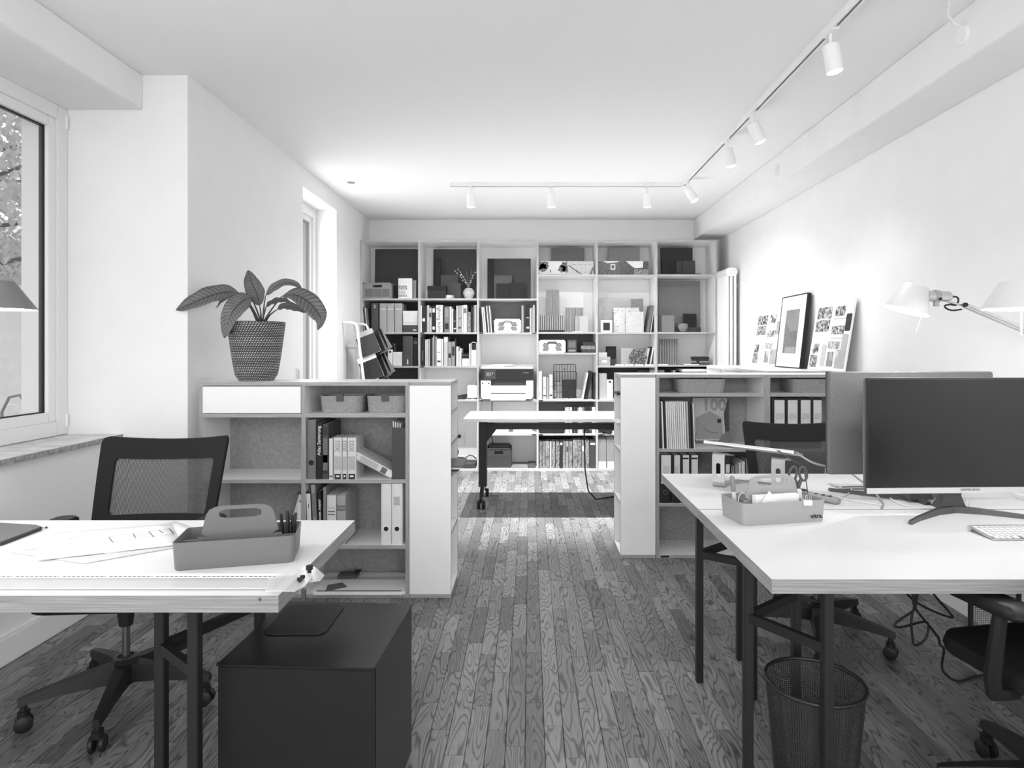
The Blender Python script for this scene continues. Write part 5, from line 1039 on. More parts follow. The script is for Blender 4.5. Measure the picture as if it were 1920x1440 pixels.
# ================================================================== plant
YP = 3.645; pc = Vector((PX(481, YP), YP, ZL[0])); pot = T('potted_plant', 'broad-leaved plant in a black and white woven pot on the low shelf', 'plant', pc)
wm, N, L, b_, out_ = nm('woven_pot'); uvn = N.new('ShaderNodeUVMap'); br = N.new('ShaderNodeTexBrick'); L.new(uvn.outputs[0], br.inputs[0])
br.offset = .5; br.inputs['Color1'].default_value = grey(.72); br.inputs['Color2'].default_value = grey(.5); br.inputs['Mortar'].default_value = grey(.02)
for k_, v_ in (('Scale', 1.0), ('Mortar Size', .0029), ('Mortar Smooth', .1), ('Brick Width', .0135), ('Row Height', .0092)): br.inputs[k_].default_value = v_
L.new(br.outputs[0], b_.inputs['Base Color']); b_.inputs['Roughness'].default_value = .7
bp_ = N.new('ShaderNodeBump'); bp_.inputs['Strength'].default_value = .6; bp_.inputs['Distance'].default_value = .003; L.new(br.outputs[0], bp_.inputs['Height']); L.new(bp_.outputs[0], b_.inputs['Normal'])
HP = .332
prof = lambda v: .104+.052*v**.75 if v > .06 else .092+.2*v
gridmesh('pot', 64, 20, lambda u, v: (prof(v)*cos(2*pi*u), prof(v)*sin(2*pi*u), v*HP), lambda u, v: (u*.84+v*HP*.28, v*HP), wm, pot)
P('rim', MB().lathe([(.152, HP-.03), (.156, HP), (.148, HP+.002), (.144, HP-.04), (.144, HP-.05)], seg=48), mat('rim_dark', 62, .7), pot, smooth=True)
P('soil', MB().lathe([(.0, HP-.035), (.146, HP-.04)], seg=32), mat('soil', 48, .95, noise=.5, nscale=80), pot)
P('handle_strap', MB().box(-.145, -.095, -.128, -.118, HP-.065, HP-.03).xf(Matrix.Rotation(R(8), 4, 'Z')), LEATH, pot, bevel=.002)
def leafmat():
    m, N, L, b, out = nm('leaf_green'); uv = N.new('ShaderNodeUVMap'); sp = N.new('ShaderNodeSeparateXYZ'); L.new(uv.outputs[0], sp.inputs[0])
    ab = N.new('ShaderNodeMath'); ab.operation = 'ABSOLUTE'; L.new(sp.outputs[0], ab.inputs[0])
    # side veins sweeping away from the midrib
    a = N.new('ShaderNodeMath'); a.operation = 'MULTIPLY_ADD'; a.inputs[1].default_value = -.10; L.new(ab.outputs[0], a.inputs[0]); L.new(sp.outputs[1], a.inputs[2])
    s = N.new('ShaderNodeMath'); s.operation = 'MULTIPLY'; s.inputs[1].default_value = 17; L.new(a.outputs[0], s.inputs[0])
    p = N.new('ShaderNodeMath'); p.operation = 'PINGPONG'; p.inputs[1].default_value = .5; L.new(s.outputs[0], p.inputs[0])
    r = N.new('ShaderNodeMapRange'); r.inputs[1].default_value = .0; r.inputs[2].default_value = .5; r.inputs[3].default_value = lin(72); r.inputs[4].default_value = lin(110); L.new(p.outputs[0], r.inputs[0])
    mr = N.new('ShaderNodeMath'); mr.operation = 'LESS_THAN'; mr.inputs[1].default_value = .07; L.new(ab.outputs[0], mr.inputs[0])
    c = N.new('ShaderNodeMixRGB'); c.inputs[2].default_value = grey(lin(52)); L.new(mr.outputs[0], c.inputs[0]); L.new(r.outputs[0], c.inputs[1])
    L.new(c.outputs[0], b.inputs['Base Color']); b.inputs['Roughness'].default_value = .38
    bp = N.new('ShaderNodeBump'); bp.inputs['Strength'].default_value = .3; bp.inputs['Distance'].default_value = .004; L.new(p.outputs[0], bp.inputs['Height']); L.new(bp.outputs[0], b.inputs['Normal'])
    return m
LEAF = leafmat(); STEM = mat('leaf_stem', 88, .5)
def spline(pts, n):
    out = []; m = len(pts)-1
    for k in range(n+1):
        t = k/n*m; i = min(int(t), m-1); f = t-i
        p0, p1, p2, p3 = pts[max(i-1, 0)], pts[i], pts[i+1], pts[min(i+2, m)]
        out.append(.5*((2*p1)+(-p0+p2)*f+(2*p0-5*p1+4*p2-p3)*f*f+(-p0+3*p1-3*p2+p3)*f*f*f))
    return out
def leaf(pts, hw, fold, tiltv, peak=.42):
    """pts: midrib as (photo column, photo row, depth offset); hw: half width in metres"""
    q = [Vector((PX(a, YP+d), YP+d, PZ(c, YP+d)))-pc for a, c, d in pts]; n = 18; mid = spline(q, n)
    root = Vector((PX(491, YP), YP, ZL[0]+HP-.035))-pc; base = mid[0]
    stp = spline([root+Vector((random.uniform(-.02, .02), random.uniform(-.02, .02), 0)), root.lerp(base, .45)+Vector((0, 0, .02)), base], 8)
    st = P('stem', MB().tube(stp, [.006-.0004*k for k in range(9)], 7), STEM, pot, smooth=True)
    def pf(u, v):
        k = min(int(v*n+.5), n); t = (mid[min(k+1, n)]-mid[max(k-1, 0)]).normalized()
        s = t.cross(Vector(tiltv)).normalized(); nn = s.cross(t)
        f = v/peak if v < peak else (1-v)/(1-peak)
        wd = hw*(sin(f*pi/2)**.8 if f > 0 else 0)
        e = (u*2-1); return mid[k]+s*(e*wd)+nn*(fold*abs(e)*wd+.004*sin(v*23+e*3)*abs(e))
    o = gridmesh('leaf', 6, n, pf, lambda u, v: (u*2-1, v), LEAF, pot)
    md = o.modifiers.new('thickness', 'SOLIDIFY'); md.thickness = .0012
leaf([(447, 549, -.03), (422, 548, -.07), (388, 557, -.12), (355, 571, -.15), (330, 582, -.17)], .052, .3, (.1, -.93, .35))
leaf([(455, 551, .05), (436, 556, .08), (418, 565, .10), (405, 577, .11)], .026, .3, (0, -.6, .8))
leaf([(471, 557, -.10), (452, 567, -.14), (432, 592, -.17), (421, 634, -.18)], .055, .3, (.25, -.95, .2))
leaf([(487, 573, .03), (482, 552, .05), (472, 530, .06), (465, 507, .08)], .052, .25, (.1, -1, 0))
leaf([(498, 554, .03), (512, 541, .03), (527, 532, .02), (546, 530, .0), (560, 537, -.01), (566, 546, -.02)], .024, .3, (.2, -.9, .3), .3)
leaf([(529, 555, -.02), (553, 553, -.05), (578, 566, -.08), (597, 588, -.10), (602, 602, -.11), (596, 619, -.11)], .054, .35, (-.1, -.8, .6), .38)
leaf([(520, 580, .05), (536, 575, .08), (556, 578, .10), (574, 586, .11)], .03, .3, (0, -.8, .6))
leaf([(499, 575, .06), (512, 567, .09), (530, 563, .11), (548, 568, .12)], .022, .3, (0, -.8, .6))
# ================================================================== magazine rack by the bookcase
mr_ = T('magazine_rack', 'white tubular ladder rack leaning on the left wall with magazines', 'rack', (-1.70, 6.58, 0))
def rackpole(Y): return [(XL+.006, Y, 1.612), (XL+.10, Y, 1.612), (XL+.135, Y, 1.60), (XL+.15, Y, 1.57), (XL+.215, Y, 1.05), (XL+.33, Y, .0)]
for Y in (6.38, 6.80): P('pole', MB().tube(rackpole(Y), .0125, 10), mat('rack_white', 240, .35), mr_, True, smooth=True)
RG = ((XL+.155, 1.50), (XL+.185, 1.25), (XL+.22, 1.0), (XL+.25, .72), (XL+.285, .42))
for (x, z) in RG: P('rung', MB().tube([(x, 6.38, z), (x, 6.80, z)], .008, 8), MATS['rack_white'], mr_, True, smooth=True)
DM = [mat('magazine_dark', 58, .4, noise=.1, nscale=60), tone(52), tone(215)]
def draped(label, x, z, Y, roll, yaw, size, open_, mats, band=None):
    """open magazine hung over a rung: two covers meeting at the spine"""
    t = T('magazine', label, 'magazine', (x, Y, z), 'magazines on the white rack'); w, h = size
    t.rotation_euler = (0, -roll, yaw)
    for s, m in ((-1, mats[0]), (1, mats[1])):
        for k in range(3):
            a = open_*(1-.22*k); b = MB().loft([[(-w/2, 0, .012), (w/2, 0, .012), (w/2, .002, .012), (-w/2, .002, .012)], [(-w/2, s*h*sin(a)*.5, -h*.5*cos(a)), (w/2, s*h*sin(a)*.5, -h*.5*cos(a)), (w/2, s*h*sin(a)*.5+.002, -h*.5*cos(a)), (-w/2, s*h*sin(a)*.5+.002, -h*.5*cos(a))], [(-w/2, s*h*sin(a)*.93, -h*cos(a)), (w/2, s*h*sin(a)*.93, -h*cos(a)), (w/2, s*h*sin(a)*.93+.002, -h*cos(a)), (-w/2, s*h*sin(a)*.93+.002, -h*cos(a))]], 0, True, True, True)
            P('cover' if k == 0 else 'pages', b, m if k == 0 else mats[2], t)
    if band: P('spine_band', MB().loft([[(-w/2-.001, 0, .016), (w/2+.001, 0, .016)], [(-w/2-.001, -.05*sin(open_)-.004, -.035), (w/2+.001, -.05*sin(open_)-.004, -.035)]], 0, False), band, t)
    return t
rw = R(22)
for q, (x, z) in enumerate(RG[:4]):
    draped('%s magazine draped over the %s rung of the white rack' % (('dark cloth-covered', 'black pictured', 'black', 'grey')[q], ordn(q+1)), x+.035, z+.01, 6.47, rw, R(10), (.19, .235), .17, (DM[0] if q == 0 else DM[1], DM[1], PAPG), tone((185, 235, 230, 225)[q]))
    draped('%s magazine behind the front one on the %s rung' % (('black', 'dark grey', 'black', 'black')[q], ordn(q+1)), x+.075, z-.005, 6.585, rw+R(4), R(-12), (.19, .23), .17, (DM[1], tone(74), tone(150)), False)
    draped('thin magazine fanned open at the far end of the %s rung' % ordn(q+1), x+.10, z+.005, 6.70, rw+R(10), R(-24), (.18, .22), .2, (tone(52), tone(66), tone(190)), False)
# ================================================================== pictures on the side shelf
def leanpic(Y0, Y1, xb, xt, zb, zt, th):
    """frame of a panel leaning on the right wall; local x runs away from the camera, z up along the panel"""
    h = math.hypot(zt-zb, xt-xb); a = math.atan2(xt-xb, zt-zb)
    return Matrix.Translation((xb, (Y0+Y1)/2, zb)) @ Matrix.Rotation(a, 4, 'Y') @ Matrix.Rotation(-pi/2, 4, 'Z'), Y1-Y0, h
def pinboard(label, Y0, Y1, xb, xt, zb, zt, big):
    M, w, h = leanpic(Y0, Y1, xb, xt, zb, zt, .012); t = bpy.data.objects.new('pin_board', None); COL.objects.link(t); t.matrix_world = M; tag(t, label, 'pin board', 'mood boards on the side shelf')
    # seen from the room: local -x is the far end
    P('board', MB().box(-w/2, w/2, 0, .012, 0, h), mat('board_white', 238, .5), t)
    def pc_(nm_, u0, u1, v0, v1, m, r=0, th=.003):
        P(nm_, MB().prism(rr((u1-u0)*w, (v1-v0)*h, max(r, .001), 3, ((u0+u1)/2-.5)*w, (v0+v1)/2*h), -th, 0), m, t)
    pp = lambda k, lo, hi, sc: printed('pin_%s%d' % (big, k), lo, hi, sc, (1, 1, 1), .1, k*5.1+big)
    pc_('picture', .06, .46, .76, .93, pp(1, 40, 230, 40)); pc_('picture', .06, .44, .57, .74, pp(2, 50, 235, 50)); pc_('picture', .56, .80, .78, .92, pp(3, 60, 235, 30)); pc_('picture', .53, .84, .52, .64, pp(4, 50, 238, 45)); pc_('picture', .50, .80, .31, .42, pp(5, 150, 240, 50)); pc_('picture', .06, .24, .24, .39, pp(6, 60, 235, 30)); pc_('picture', .04, .24, .04, .22, pp(7, 60, 225, 35))
    pc_('swatch', .86, .99, .56, .80, tone(66) if big else speckle('swatch_chip', 190, 110, 160, .4), .012); pc_('swatch', .84, .98, .30, .52, tone(190) if big else tone(215), .012); pc_('swatch', .34, .46, .06, .38, tone(205), .02); pc_('swatch', .52, .68, .06, .27, tone(150)); pc_('swatch', .74, .98, .04, .30, TERG, .006); pc_('swatch', .58, .80, .14, .28, tone(232))
    for k, v in enumerate((.735, .46)): pc_('caption', .54, .86, v, v+.012, tone(205))
    return t
pinboard('white mood board with small pictures left of the framed picture', 5.52, 6.12, 2.12, 2.185, ZS+.002, 1.69, 0)
pinboard('larger white mood board right of the framed picture', 4.28, 4.84, 2.10, 2.18, ZR[0]+.012, 1.69, 1)
M, w, h = leanpic(4.98, 5.48, 2.10, 2.165, ZS+.002, 1.79, .03); t = bpy.data.objects.new('framed_picture', None); COL.objects.link(t); t.matrix_world = M; tag(t, 'black framed landscape photograph leaning on the right wall', 'picture')
b = MB().box(-w/2, -w/2+.008, -.0, .03, 0, h).box(w/2-.008, w/2, 0, .03, 0, h).box(-w/2+.008, w/2-.008, 0, .03, 0, .008).box(-w/2+.008, w/2-.008, 0, .03, h-.008, h); P('frame', b, BLK, t); P('mat_board', MB().box(-w/2+.008, w/2-.008, .004, .01, .008, h-.008), mat('picture_mount', 242, .6), t); P('backing', MB().box(-w/2+.008, w/2-.008, .012, .028, .008, h-.008), DGR, t)
pw, ph = w*.52, h*.60; z0_ = h*.2
P('picture_sky', MB().box(-pw/2, pw/2, .002, .004, z0_+ph*.45, z0_+ph), printed('sky_photo', 105, 165, 6, (1, 1, .5), .3), t); P('picture_hill', MB().prism([(-pw/2, z0_), (pw/2, z0_), (pw/2, z0_+ph*.22), (pw*.1, z0_+ph*.42), (-pw/2, z0_+ph*.75)], .001, .003), printed('meadow_photo', 45, 140, 70, (1, 1, 1), .2), t)
P('picture_village', MB().prism([(pw/2, z0_+ph*.2), (pw/2, z0_+ph*.5), (pw*.2, z0_+ph*.52), (-pw*.1, z0_+ph*.48), (pw*.1, z0_+ph*.40)], .0005, .002), printed('village_photo', 45, 130, 90), t); P('picture_flowers', MB().box(-pw*.3, pw*.45, .0, .001, z0_+.004, z0_+ph*.14), printed('flower_photo', 70, 215, 160), t)
P('glazing', MB().box(-w/2+.008, w/2-.008, -.0012, -.0004, .008, h-.008), sheer('picture_glass', .9, .05, .03), t)
# ================================================================== tool boxes
def toolbox(label, x, y, rz, m, mi):
    """tray 325 x 167 mm with a central handle plate; origin at the middle of the base, front towards -Y"""
    t = T('tool_caddy', label, 'caddy', (x, y, ZD), 'desk caddies', rz); w, d, h = .326, .165, .078
    def lp(s, r, zz, inset=0): return [(p[0], p[1], zz) for p in rr(w*s-inset*2, d*s-inset*2, r, 5)]
    P('tray', MB().loft([lp(.955, .014, 0), lp(.97, .016, .004), lp(1, .016, h), lp(1, .014, h, .003), lp(.965, .014, .006, .003)], 0, True, True, True), m, t, smooth=True)
    # handle plate across the middle: trapezoid with a slot
    def outer():
        pts = [(.115, .068), (.106, .078), (.092, .135), (.082, .150), (.06, .156)]
        return pts
    side = outer(); loop = [(x_, z_) for x_, z_ in side]+[(-x_, z_) for x_, z_ in reversed(side)]
    n = 40
    def resample(poly, cx, cz):
        out = []
        for k in range(n):
            a = 2*pi*k/n; dx, dz = cos(a), sin(a); best = None
            for i in range(len(poly)):
                (x0, z0), (x1, z1) = poly[i], poly[(i+1) % len(poly)]; ex, ez = x1-x0, z1-z0; den = dx*ez-dz*ex
                if abs(den) < 1e-12: continue
                s_ = ((x0-cx)*ez-(z0-cz)*ex)/den; q_ = ((x0-cx)*dz-(z0-cz)*dx)/den
                if s_ > 0 and -1e-6 <= q_ <= 1+1e-6 and (best is None or s_ < best): best = s_
            out.append((cx+dx*best, cz+dz*best))
        return out
    cz = .133; b = MB(); O_ = resample(loop, 0, cz); I_ = resample(rr(.118, .026, .0128, 6, 0, cz), 0, cz)
    b.ring(O_, I_, -.003, .003); b.box(-.155, .155, -.003, .003, .006, .062); b.prism([(-.115, .062), (.115, .062), (.115, .068), (-.115, .068)], -.003, .003)
    P('handle_plate', b, m, t)
    for (xx, y0, y1) in ((-.10, -.078, -.003), (.10, -.078, -.003), (-.085, .003, .078), (.085, .003, .078)): P('divider', MB().box(xx-.0015, xx+.0015, y0, y1, .006, .062), mi, t)
    return t
CAD = mat('caddy_grey', 112, .5); CADL = mat('caddy_pale', 158, .5)
def loc2(t, x, y, z=0):                           # caddy frame -> world
    a = t.rotation_euler.z; return Vector((t.location.x+x*cos(a)-y*sin(a), t.location.y+x*sin(a)+y*cos(a), t.location.z+z))
tl = toolbox('mid grey desk caddy with a slotted handle on the left desk', -.853, 1.888, R(13.6), CAD, CAD)
t2 = toolbox('pale grey desk caddy holding scissors and pens on the right desk', .882, 2.330, R(11.8), CADL, CADL)
lettering(t2, 'vitra.', .022, (.124, -.0832, .022), FRONT, INK, sx=1.1, bold=.0004)
def pen(label, p0, p1, r, m, tip, cap=None, cat='pen'):
    p0 = Vector(p0); p1 = Vector(p1); d = p1-p0; t = T('pen', label, cat, p0); L_ = d.length; u = d/L_
    P('barrel', MB().tube([u*.012, u*(L_*.62)], r, 10), m, t, smooth=True); P('tip', MB().tube([u*0, u*.012], [r*.2, r*.9], 10), tip, t, smooth=True)
    P('cap', MB().tube([u*(L_*.62), u*(L_*.97), u*L_], [r*1.12, r*1.12, r*.7], 10), cap or m, t, smooth=True)
    return t
for q, (a, c, dx, dy, L_) in enumerate(((.118, .045, -.012, .0, .105), (.128, .03, -.003, .01, .115), (.136, .05, .004, -.004, .10), (.142, .03, .008, .0, .11), (.125, .058, .0, .012, .10))):
    pen('black pen standing in the left caddy, %s from left' % ordn(q+1), loc2(tl, a, c, .007), loc2(tl, a+dx, c+dy, L_+.007), .0042, BLK, DGR)
pen('marker with a grey cap standing in the right caddy', loc2(t2, -.125, .03, .008), loc2(t2, -.148, .02, .155), .0075, tone(225), DGR, GRY)
# scissors, cutter, stapler, sticky notes, clips, cards
sc = T('scissors', 'scissors with dark looped handles standing in the right caddy', 'scissors', loc2(t2, .138, .045, .007))
P('blade', MB().prism([(-.006, 0), (.004, 0), (.012, .08), (-.002, .08)], -.001, .001), ALU, sc); P('blade', MB().prism([(.0, 0), (.01, .0), (.0, .08), (-.012, .08)], .001, .003), ALU, sc)
for sg in (-1, 1):
    ring = [(sg*(.019+.014*cos(a)-.003*sin(a)), .001, .140+.026*sin(a)) for a in [k*pi/9 for k in range(19)]]
    P('grip', MB().tube(ring, .0048, 8), mat('scissor_grip', 92, .5), sc, smooth=True); P('shank', MB().tube([(-sg*.006, .001, .078), (sg*.004, .001, .10), (sg*.012, .001, .12)], [.007, .008, .006], 8), MATS['scissor_grip'], sc, smooth=True)
P('rivet', MB().lathe([(0, .003), (.004, .003), (.004, 0)], seg=12).xf(Matrix.Translation((0, -.001, .082)) @ Matrix.Rotation(pi/2, 4, 'X')), CHR, sc)
ct = T('cutter_knife', 'black cutter knife standing beside the scissors', 'knife', loc2(t2, .118, .028, .007)); P('handle', MB().box(-.009, .009, -.005, .005, 0, .125).xf(Matrix.Rotation(R(-7), 4, 'Y')), BLK, ct, bevel=.002); P('blade_end', MB().box(-.006, .006, -.006, -.005, .03, .06).xf(Matrix.Rotation(R(-7), 4, 'Y')), ALU, ct)
solo('usb_stick', 'small white stick standing beside the cutter knife', 'usb stick', MB().prism(rr(.016, .09, .004, 3, 0, .045), -.004, .004).xf(Matrix.Translation(loc2(t2, .132, .016, .007)) @ Matrix.Rotation(R(-6), 4, 'Y')), WHT, bevel=.001)
solo('note_card', 'white card corner rising from the right caddy', 'card', MB().prism([(-.045, -.03), (.045, -.03), (.0, .028)], -.0006, .0006).xf(Matrix.Translation(loc2(t2, -.045, -.055, .085)) @ Matrix.Rotation(R(11.8), 4, 'Z')), PAP)
solo('note_stack', 'stack of white note paper standing in the right caddy', 'paper', MB().box(-.09, .082, -.012, .012, .0, .086).xf(Matrix.Translation(loc2(t2, .0, -.03, .007)) @ Matrix.Rotation(R(11.8), 4, 'Z')), PAP)
for q, (xx, dz) in enumerate(((.080, 0), (.096, -.001))):
    bcl = T('binder_clip', '%s white binder clip on the front rim of the right caddy' % ('left', 'right')[q], 'clip', loc2(t2, xx, -.081, .066+dz), 'binder clips on the caddy rim', R(11.8))
    P('clip_body', MB().prism([(-.006, .014), (.006, .014), (.0015, -.002), (-.0015, -.002)][::-1], -.008, .008, 'x').xf(Matrix.Translation((0, 0, .0))), WHT, bcl); P('clip_face', MB().box(-.008, .008, -.0055, -.0045, -.004, .014), WHT, bcl)
    for sy in (-1, 1): P('clip_loop', MB().tube([(-.004, sy*.003, .012), (-.0045, sy*.006, .028), (0, sy*.007, .033), (.0045, sy*.006, .028), (.004, sy*.003, .012)], .0008, 5), ALU, bcl)
solo('white_cable_loop', 'thin white cable loop inside the right caddy', 'cable', MB().tube([loc2(t2, -.09+.02*cos(a), .04+.015*sin(a)*.5, .055+.03*sin(a)) for a in [k*pi/8 for k in range(17)]], .002, 6), WHT)
# ================================================================== left desk
def plate(nm_, parent, pts, z0, z1, m): return P(nm_, MB().prism(pts, z0, z1, 'z'), m, parent, True)
YD0 = 1.60
rl = T('drafting_rule', 'long frosted parallel rule with clamps along the left desk edge', 'ruler', (-1.3, 1.68, ZD))
xe = PX(528, 1.70)
plate('rule_bar', rl, [(-2.15, 1.634), (xe, 1.634), (xe+.0, 1.735), (-2.15, 1.735)], ZD+.004, ZD+.0075, ACR)
P('scale_strip', MB().box(-2.15, xe, 1.703, 1.735, ZD+.0075, ZD+.0079), PAP, rl, True)
k = 0; xx = -2.0
while xx < xe-.004:
    P('scale_mark', MB().box(xx, xx+(.0085 if k % 10 != 9 else .003), 1.712, 1.7155, ZD+.0079, ZD+.0082), INK, rl, True); xx += .0125; k += 1
plate('clamp_plate', rl, [(xe-.005, 1.605), (PX(560, 1.63), 1.605), (PX(572, 1.64), 1.64), (PX(585, 1.71), 1.725), (xe+.01, 1.735), (xe-.03, 1.69)], ZD+.008, ZD+.012, ACRC)
plate('corner_plate', rl, [(PX(553, 1.76), 1.735), (PX(569, 1.80), 1.80), (PX(590, 1.80), 1.80), (PX(609, 1.74), 1.735), (PX(596, 1.68), 1.70), (PX(575, 1.66), 1.69), (PX(560, 1.7), 1.70)], ZD+.0005, ZD+.0045, ACRC)
P('clamp_side', MB().box(PX(566, 1.62), PX(573, 1.62), 1.615, 1.625, ZD-.02, ZD+.008), DGR, rl, True)
for (px, Y, r, hh) in ((580, 1.745, .0095, .022), (567.5, 1.685, .0065, .012), (562, 1.665, .007, .013)):
    P('knob', MB().lathe([(0, 0), (r*.55, 0), (r*.6, hh*.45), (r, hh*.5), (r, hh*.95), (r*.85, hh), (0, hh)], (PX(px, Y), Y, ZD+.0085 if Y < 1.74 else ZD+.0045), 16), BLK, rl, True, smooth=True)
# drawing sheets
def sheet(label, pts, z, m, name='drawing_sheet', bend=0):
    n = 8; b = MB(); A_, B_, C_, D_ = [Vector((PX(px, (EYE-ZD)*FPX/(py-VPY)), (EYE-ZD)*FPX/(py-VPY), z)) for px, py in pts]
    lo = []
    for i in range(n+1):
        u = i/n; r = []
        for j in range(n+1):
            v = j/n; p = (A_.lerp(B_, u)).lerp(D_.lerp(C_, u), v); p.z += bend*(sin(u*5)*.5+.5)*(v*(1-v)*4*.4+.2)*.01; r.append(p)
        lo.append(r)
    b.loft(lo, 0, False); o = solo(name, label, 'paper', b, m, smooth=True); md = o.modifiers.new('thickness', 'SOLIDIFY'); md.thickness = .0006; md.offset = 1; return o, (A_, B_, C_, D_)
ZP = ZD+.0012
sheet('loose tracing sheet under the plan on the left desk', ((15, 1036), (300, 1000), (420, 1012), (157, 1058)), ZP, tone(226), 'tracing_sheet', .2)
sheet('white sheet behind the plan reaching under the caddy', ((90, 1012), (330, 979), (410, 1008), (200, 1040)), ZP+.0012, PAP, 'paper_sheet', .2)
o, (A_, B_, C_, D_) = sheet('white floor plan drawing lying on the left desk', ((72, 1006), (322, 985), (340, 1024), (67, 1055)), ZP+.004, PAP, 'plan_sheet', .4)
lines = MB()
def pl(u0, v0, u1, v1, wd=.0012):
    p = (A_.lerp(B_, u0)).lerp(D_.lerp(C_, u0), v0); q = (A_.lerp(B_, u1)).lerp(D_.lerp(C_, u1), v1); z_ = ZP+.0085
    d = (q-p); n_ = Vector((-d.y, d.x, 0)).normalized()*wd; lines.add([(p+n_).to_tuple()[:2]+(z_,), (p-n_).to_tuple()[:2]+(z_,), (q-n_).to_tuple()[:2]+(z_,), (q+n_).to_tuple()[:2]+(z_,)], [(0, 1, 2, 3)])
for (u0, v0, u1, v1) in ((.50, .42, .96, .30), (.50, .42, .52, .66), (.52, .66, .98, .55), (.96, .30, .98, .55), (.68, .38, .69, .58), (.80, .34, .82, .59), (.56, .52, .80, .46), (.88, .32, .90, .46), (.20, .30, .36, .27), (.20, .34, .30, .32), (.40, .64, .50, .62), (.72, .48, .76, .47), (.36, .50, .48, .47)): pl(u0, v0, u1, v1, .0011)
for k in range(4): pl(.955+.004*k, .31+.065*k, .967+.004*k, .305+.065*k, .003)
w_ = o.location.copy(); lines.v = [v-w_ for v in lines.v]; P('plan_lines', lines, INK, o)
# dark portfolio and pencil
t = T('portfolio', 'dark grey cloth portfolio at the left edge of the left desk', 'portfolio', (-1.62, 2.10, ZD), None, 0)
pts = [(PX(77, 2.173), 2.173), (PX(70, 2.20), 2.195), (-1.86, 2.225), (-1.88, 1.985), (PX(0, 2.0), 2.0)]
P('cover', MB().prism(pts, ZD+.011, ZD+.013, 'z').prism(pts, ZD, ZD+.002, 'z'), mat('portfolio_cloth', 106, .8, noise=.12, nscale=200), t, True); P('pages', MB().prism([(a*.985-.02, c*.999) for a, c in pts], ZD+.002, ZD+.011, 'z'), mat('portfolio_inside', 72, .8), t, True)
pen('white pencil beside the dark portfolio', (PX(90, 2.19), 2.19, ZD+.004), (PX(72, 2.205), 2.212, ZD+.0045), .0035, WHT, INK, None, 'pencil')
# ================================================================== lamps
def shade_mb(r0, r1, h, ax, top):
    """thin spun cone, axis ax (pointing from rim to crown), crown centre `top`"""
    ax = Vector(ax).normalized(); M = Matrix.Translation(top) @ ax.to_track_quat('Z', 'Y').to_matrix().to_4x4()
    return MB().lathe([(r0*.99, -h), (r0, -h+.001), (r1+.004, -.006), (r1, 0), (0, .001)], seg=40).xf(M), MB().lathe([(r0*.985, -h+.002), (r1*.98, -.008), (0, -.008)], seg=40).xf(M), M
SHD = mat('shade_satin', 225, .4, .25); SHI = mat('shade_inside', 240, .5)
def lamp(label, top, ax, r0, r1, h, m, power, arm, group='desk lamps'):
    t = T('desk_lamp', label, 'lamp', arm['base'], group); b0 = Vector(arm['base'])
    o, i, M = shade_mb(r0, r1, h, ax, top); sh = P('shade', o, m, t, True, smooth=True); P('shade_lining', i, SHI, t, True, smooth=True)
    bl = MB().lathe([(0, -.075), (.018, -.07), (.024, -.055), (.016, -.03), (.013, -.012)], seg=20).xf(M); P('bulb', bl, BULB, t, True, smooth=True)
    l = bpy.data.lights.new('lamp_light', 'POINT'); l.energy = power; l.shadow_soft_size = .03; lo = bpy.data.objects.new('lamp_light', l); COL.objects.link(lo); lo.parent = t; lo.location = (M @ Vector((0, 0, -.088)))-b0
    for nm_, pts, r, mm in arm['tubes']: P(nm_, MB().tube(pts, r, 12), mm, t, True, smooth=True)
    P('base_plate', MB().lathe([(0, 0), (.085, 0), (.088, .004), (.086, .012), (.02, .02), (0, .02)], seg=36), ALU, t, smooth=True)
    return t, M
DARKT = mat('arm_shadow_side', 120, .35, .8)
YA = 2.60; pt = lambda px, py, Y=YA: Vector((PX(px, Y), Y, PZ(py, Y)))
hd = pt(1745, 556); jn = pt(1806, 573); el = Vector((2.12, 2.62, PZ(640, YA)))
ax1 = Vector((-sin(R(-18))*0+.30, -.10, .95))
lt, M = lamp('silver articulated desk lamp with its shade tilted over the far desk', pt(1716, 536), (.30, -.06, .95), .0835, .048, .107, SHD, 5,
  {'base': (2.10, 2.82, ZD), 'tubes': [('lamp_head', [pt(1737, 555), pt(1750, 555.5), pt(1778, 556), pt(1782, 556)], [.022, .022, .021, .016], ALU), ('arm', [jn, el], .0085, ALU), ('arm', [el, Vector((2.10, 2.82, ZD+.02))], .0085, ALU), ('tension_wire', [jn+Vector((0, .0, .014)), el+Vector((0, 0, .02))], .0012, ALU), ('link', [pt(1758, 560), pt(1790, 569), jn], .005, CHR)]})
P('head_clamp', MB().tube([pt(1751, 555), pt(1760, 555)], .0245, 16), LGR, lt, True, smooth=True); P('clamp_lug', MB().box(-.009, .009, -.006, .006, -.042, -.02).xf(Matrix.Translation(pt(1755.5, 555))), LGR, lt, True)
for (px, py, r) in ((1757, 560, .008), (1805, 572, .0085)): P('joint_knob', MB().lathe([(0, .0), (r, .0), (r, .012), (0, .014)], seg=16).xf(Matrix.Translation(pt(px, py)+Vector((0, -.010, 0))) @ Matrix.Rotation(pi/2, 4, 'X')), BLK, lt, True, smooth=True)
P('cord', MB().tube(spline([pt(1784, 556), pt(1794, 557), pt(1797, 564), pt(1792, 572), pt(1782, 571), pt(1772, 573), pt(1774, 578), pt(1786, 582), pt(1803, 580)], 40), .0035, 7), BLK, lt, True, smooth=True); P('cord_plug', MB().tube([pt(1781, 556), pt(1786, 557)], .007, 10), BLK, lt, True, smooth=True)
P('switch_rod', MB().tube([pt(1729, 590), pt(1717, 623)], .0016, 6), ALU, lt, True)
YA2 = 2.12; p2 = lambda px, py: Vector((PX(px, YA2), YA2, PZ(py, YA2)))
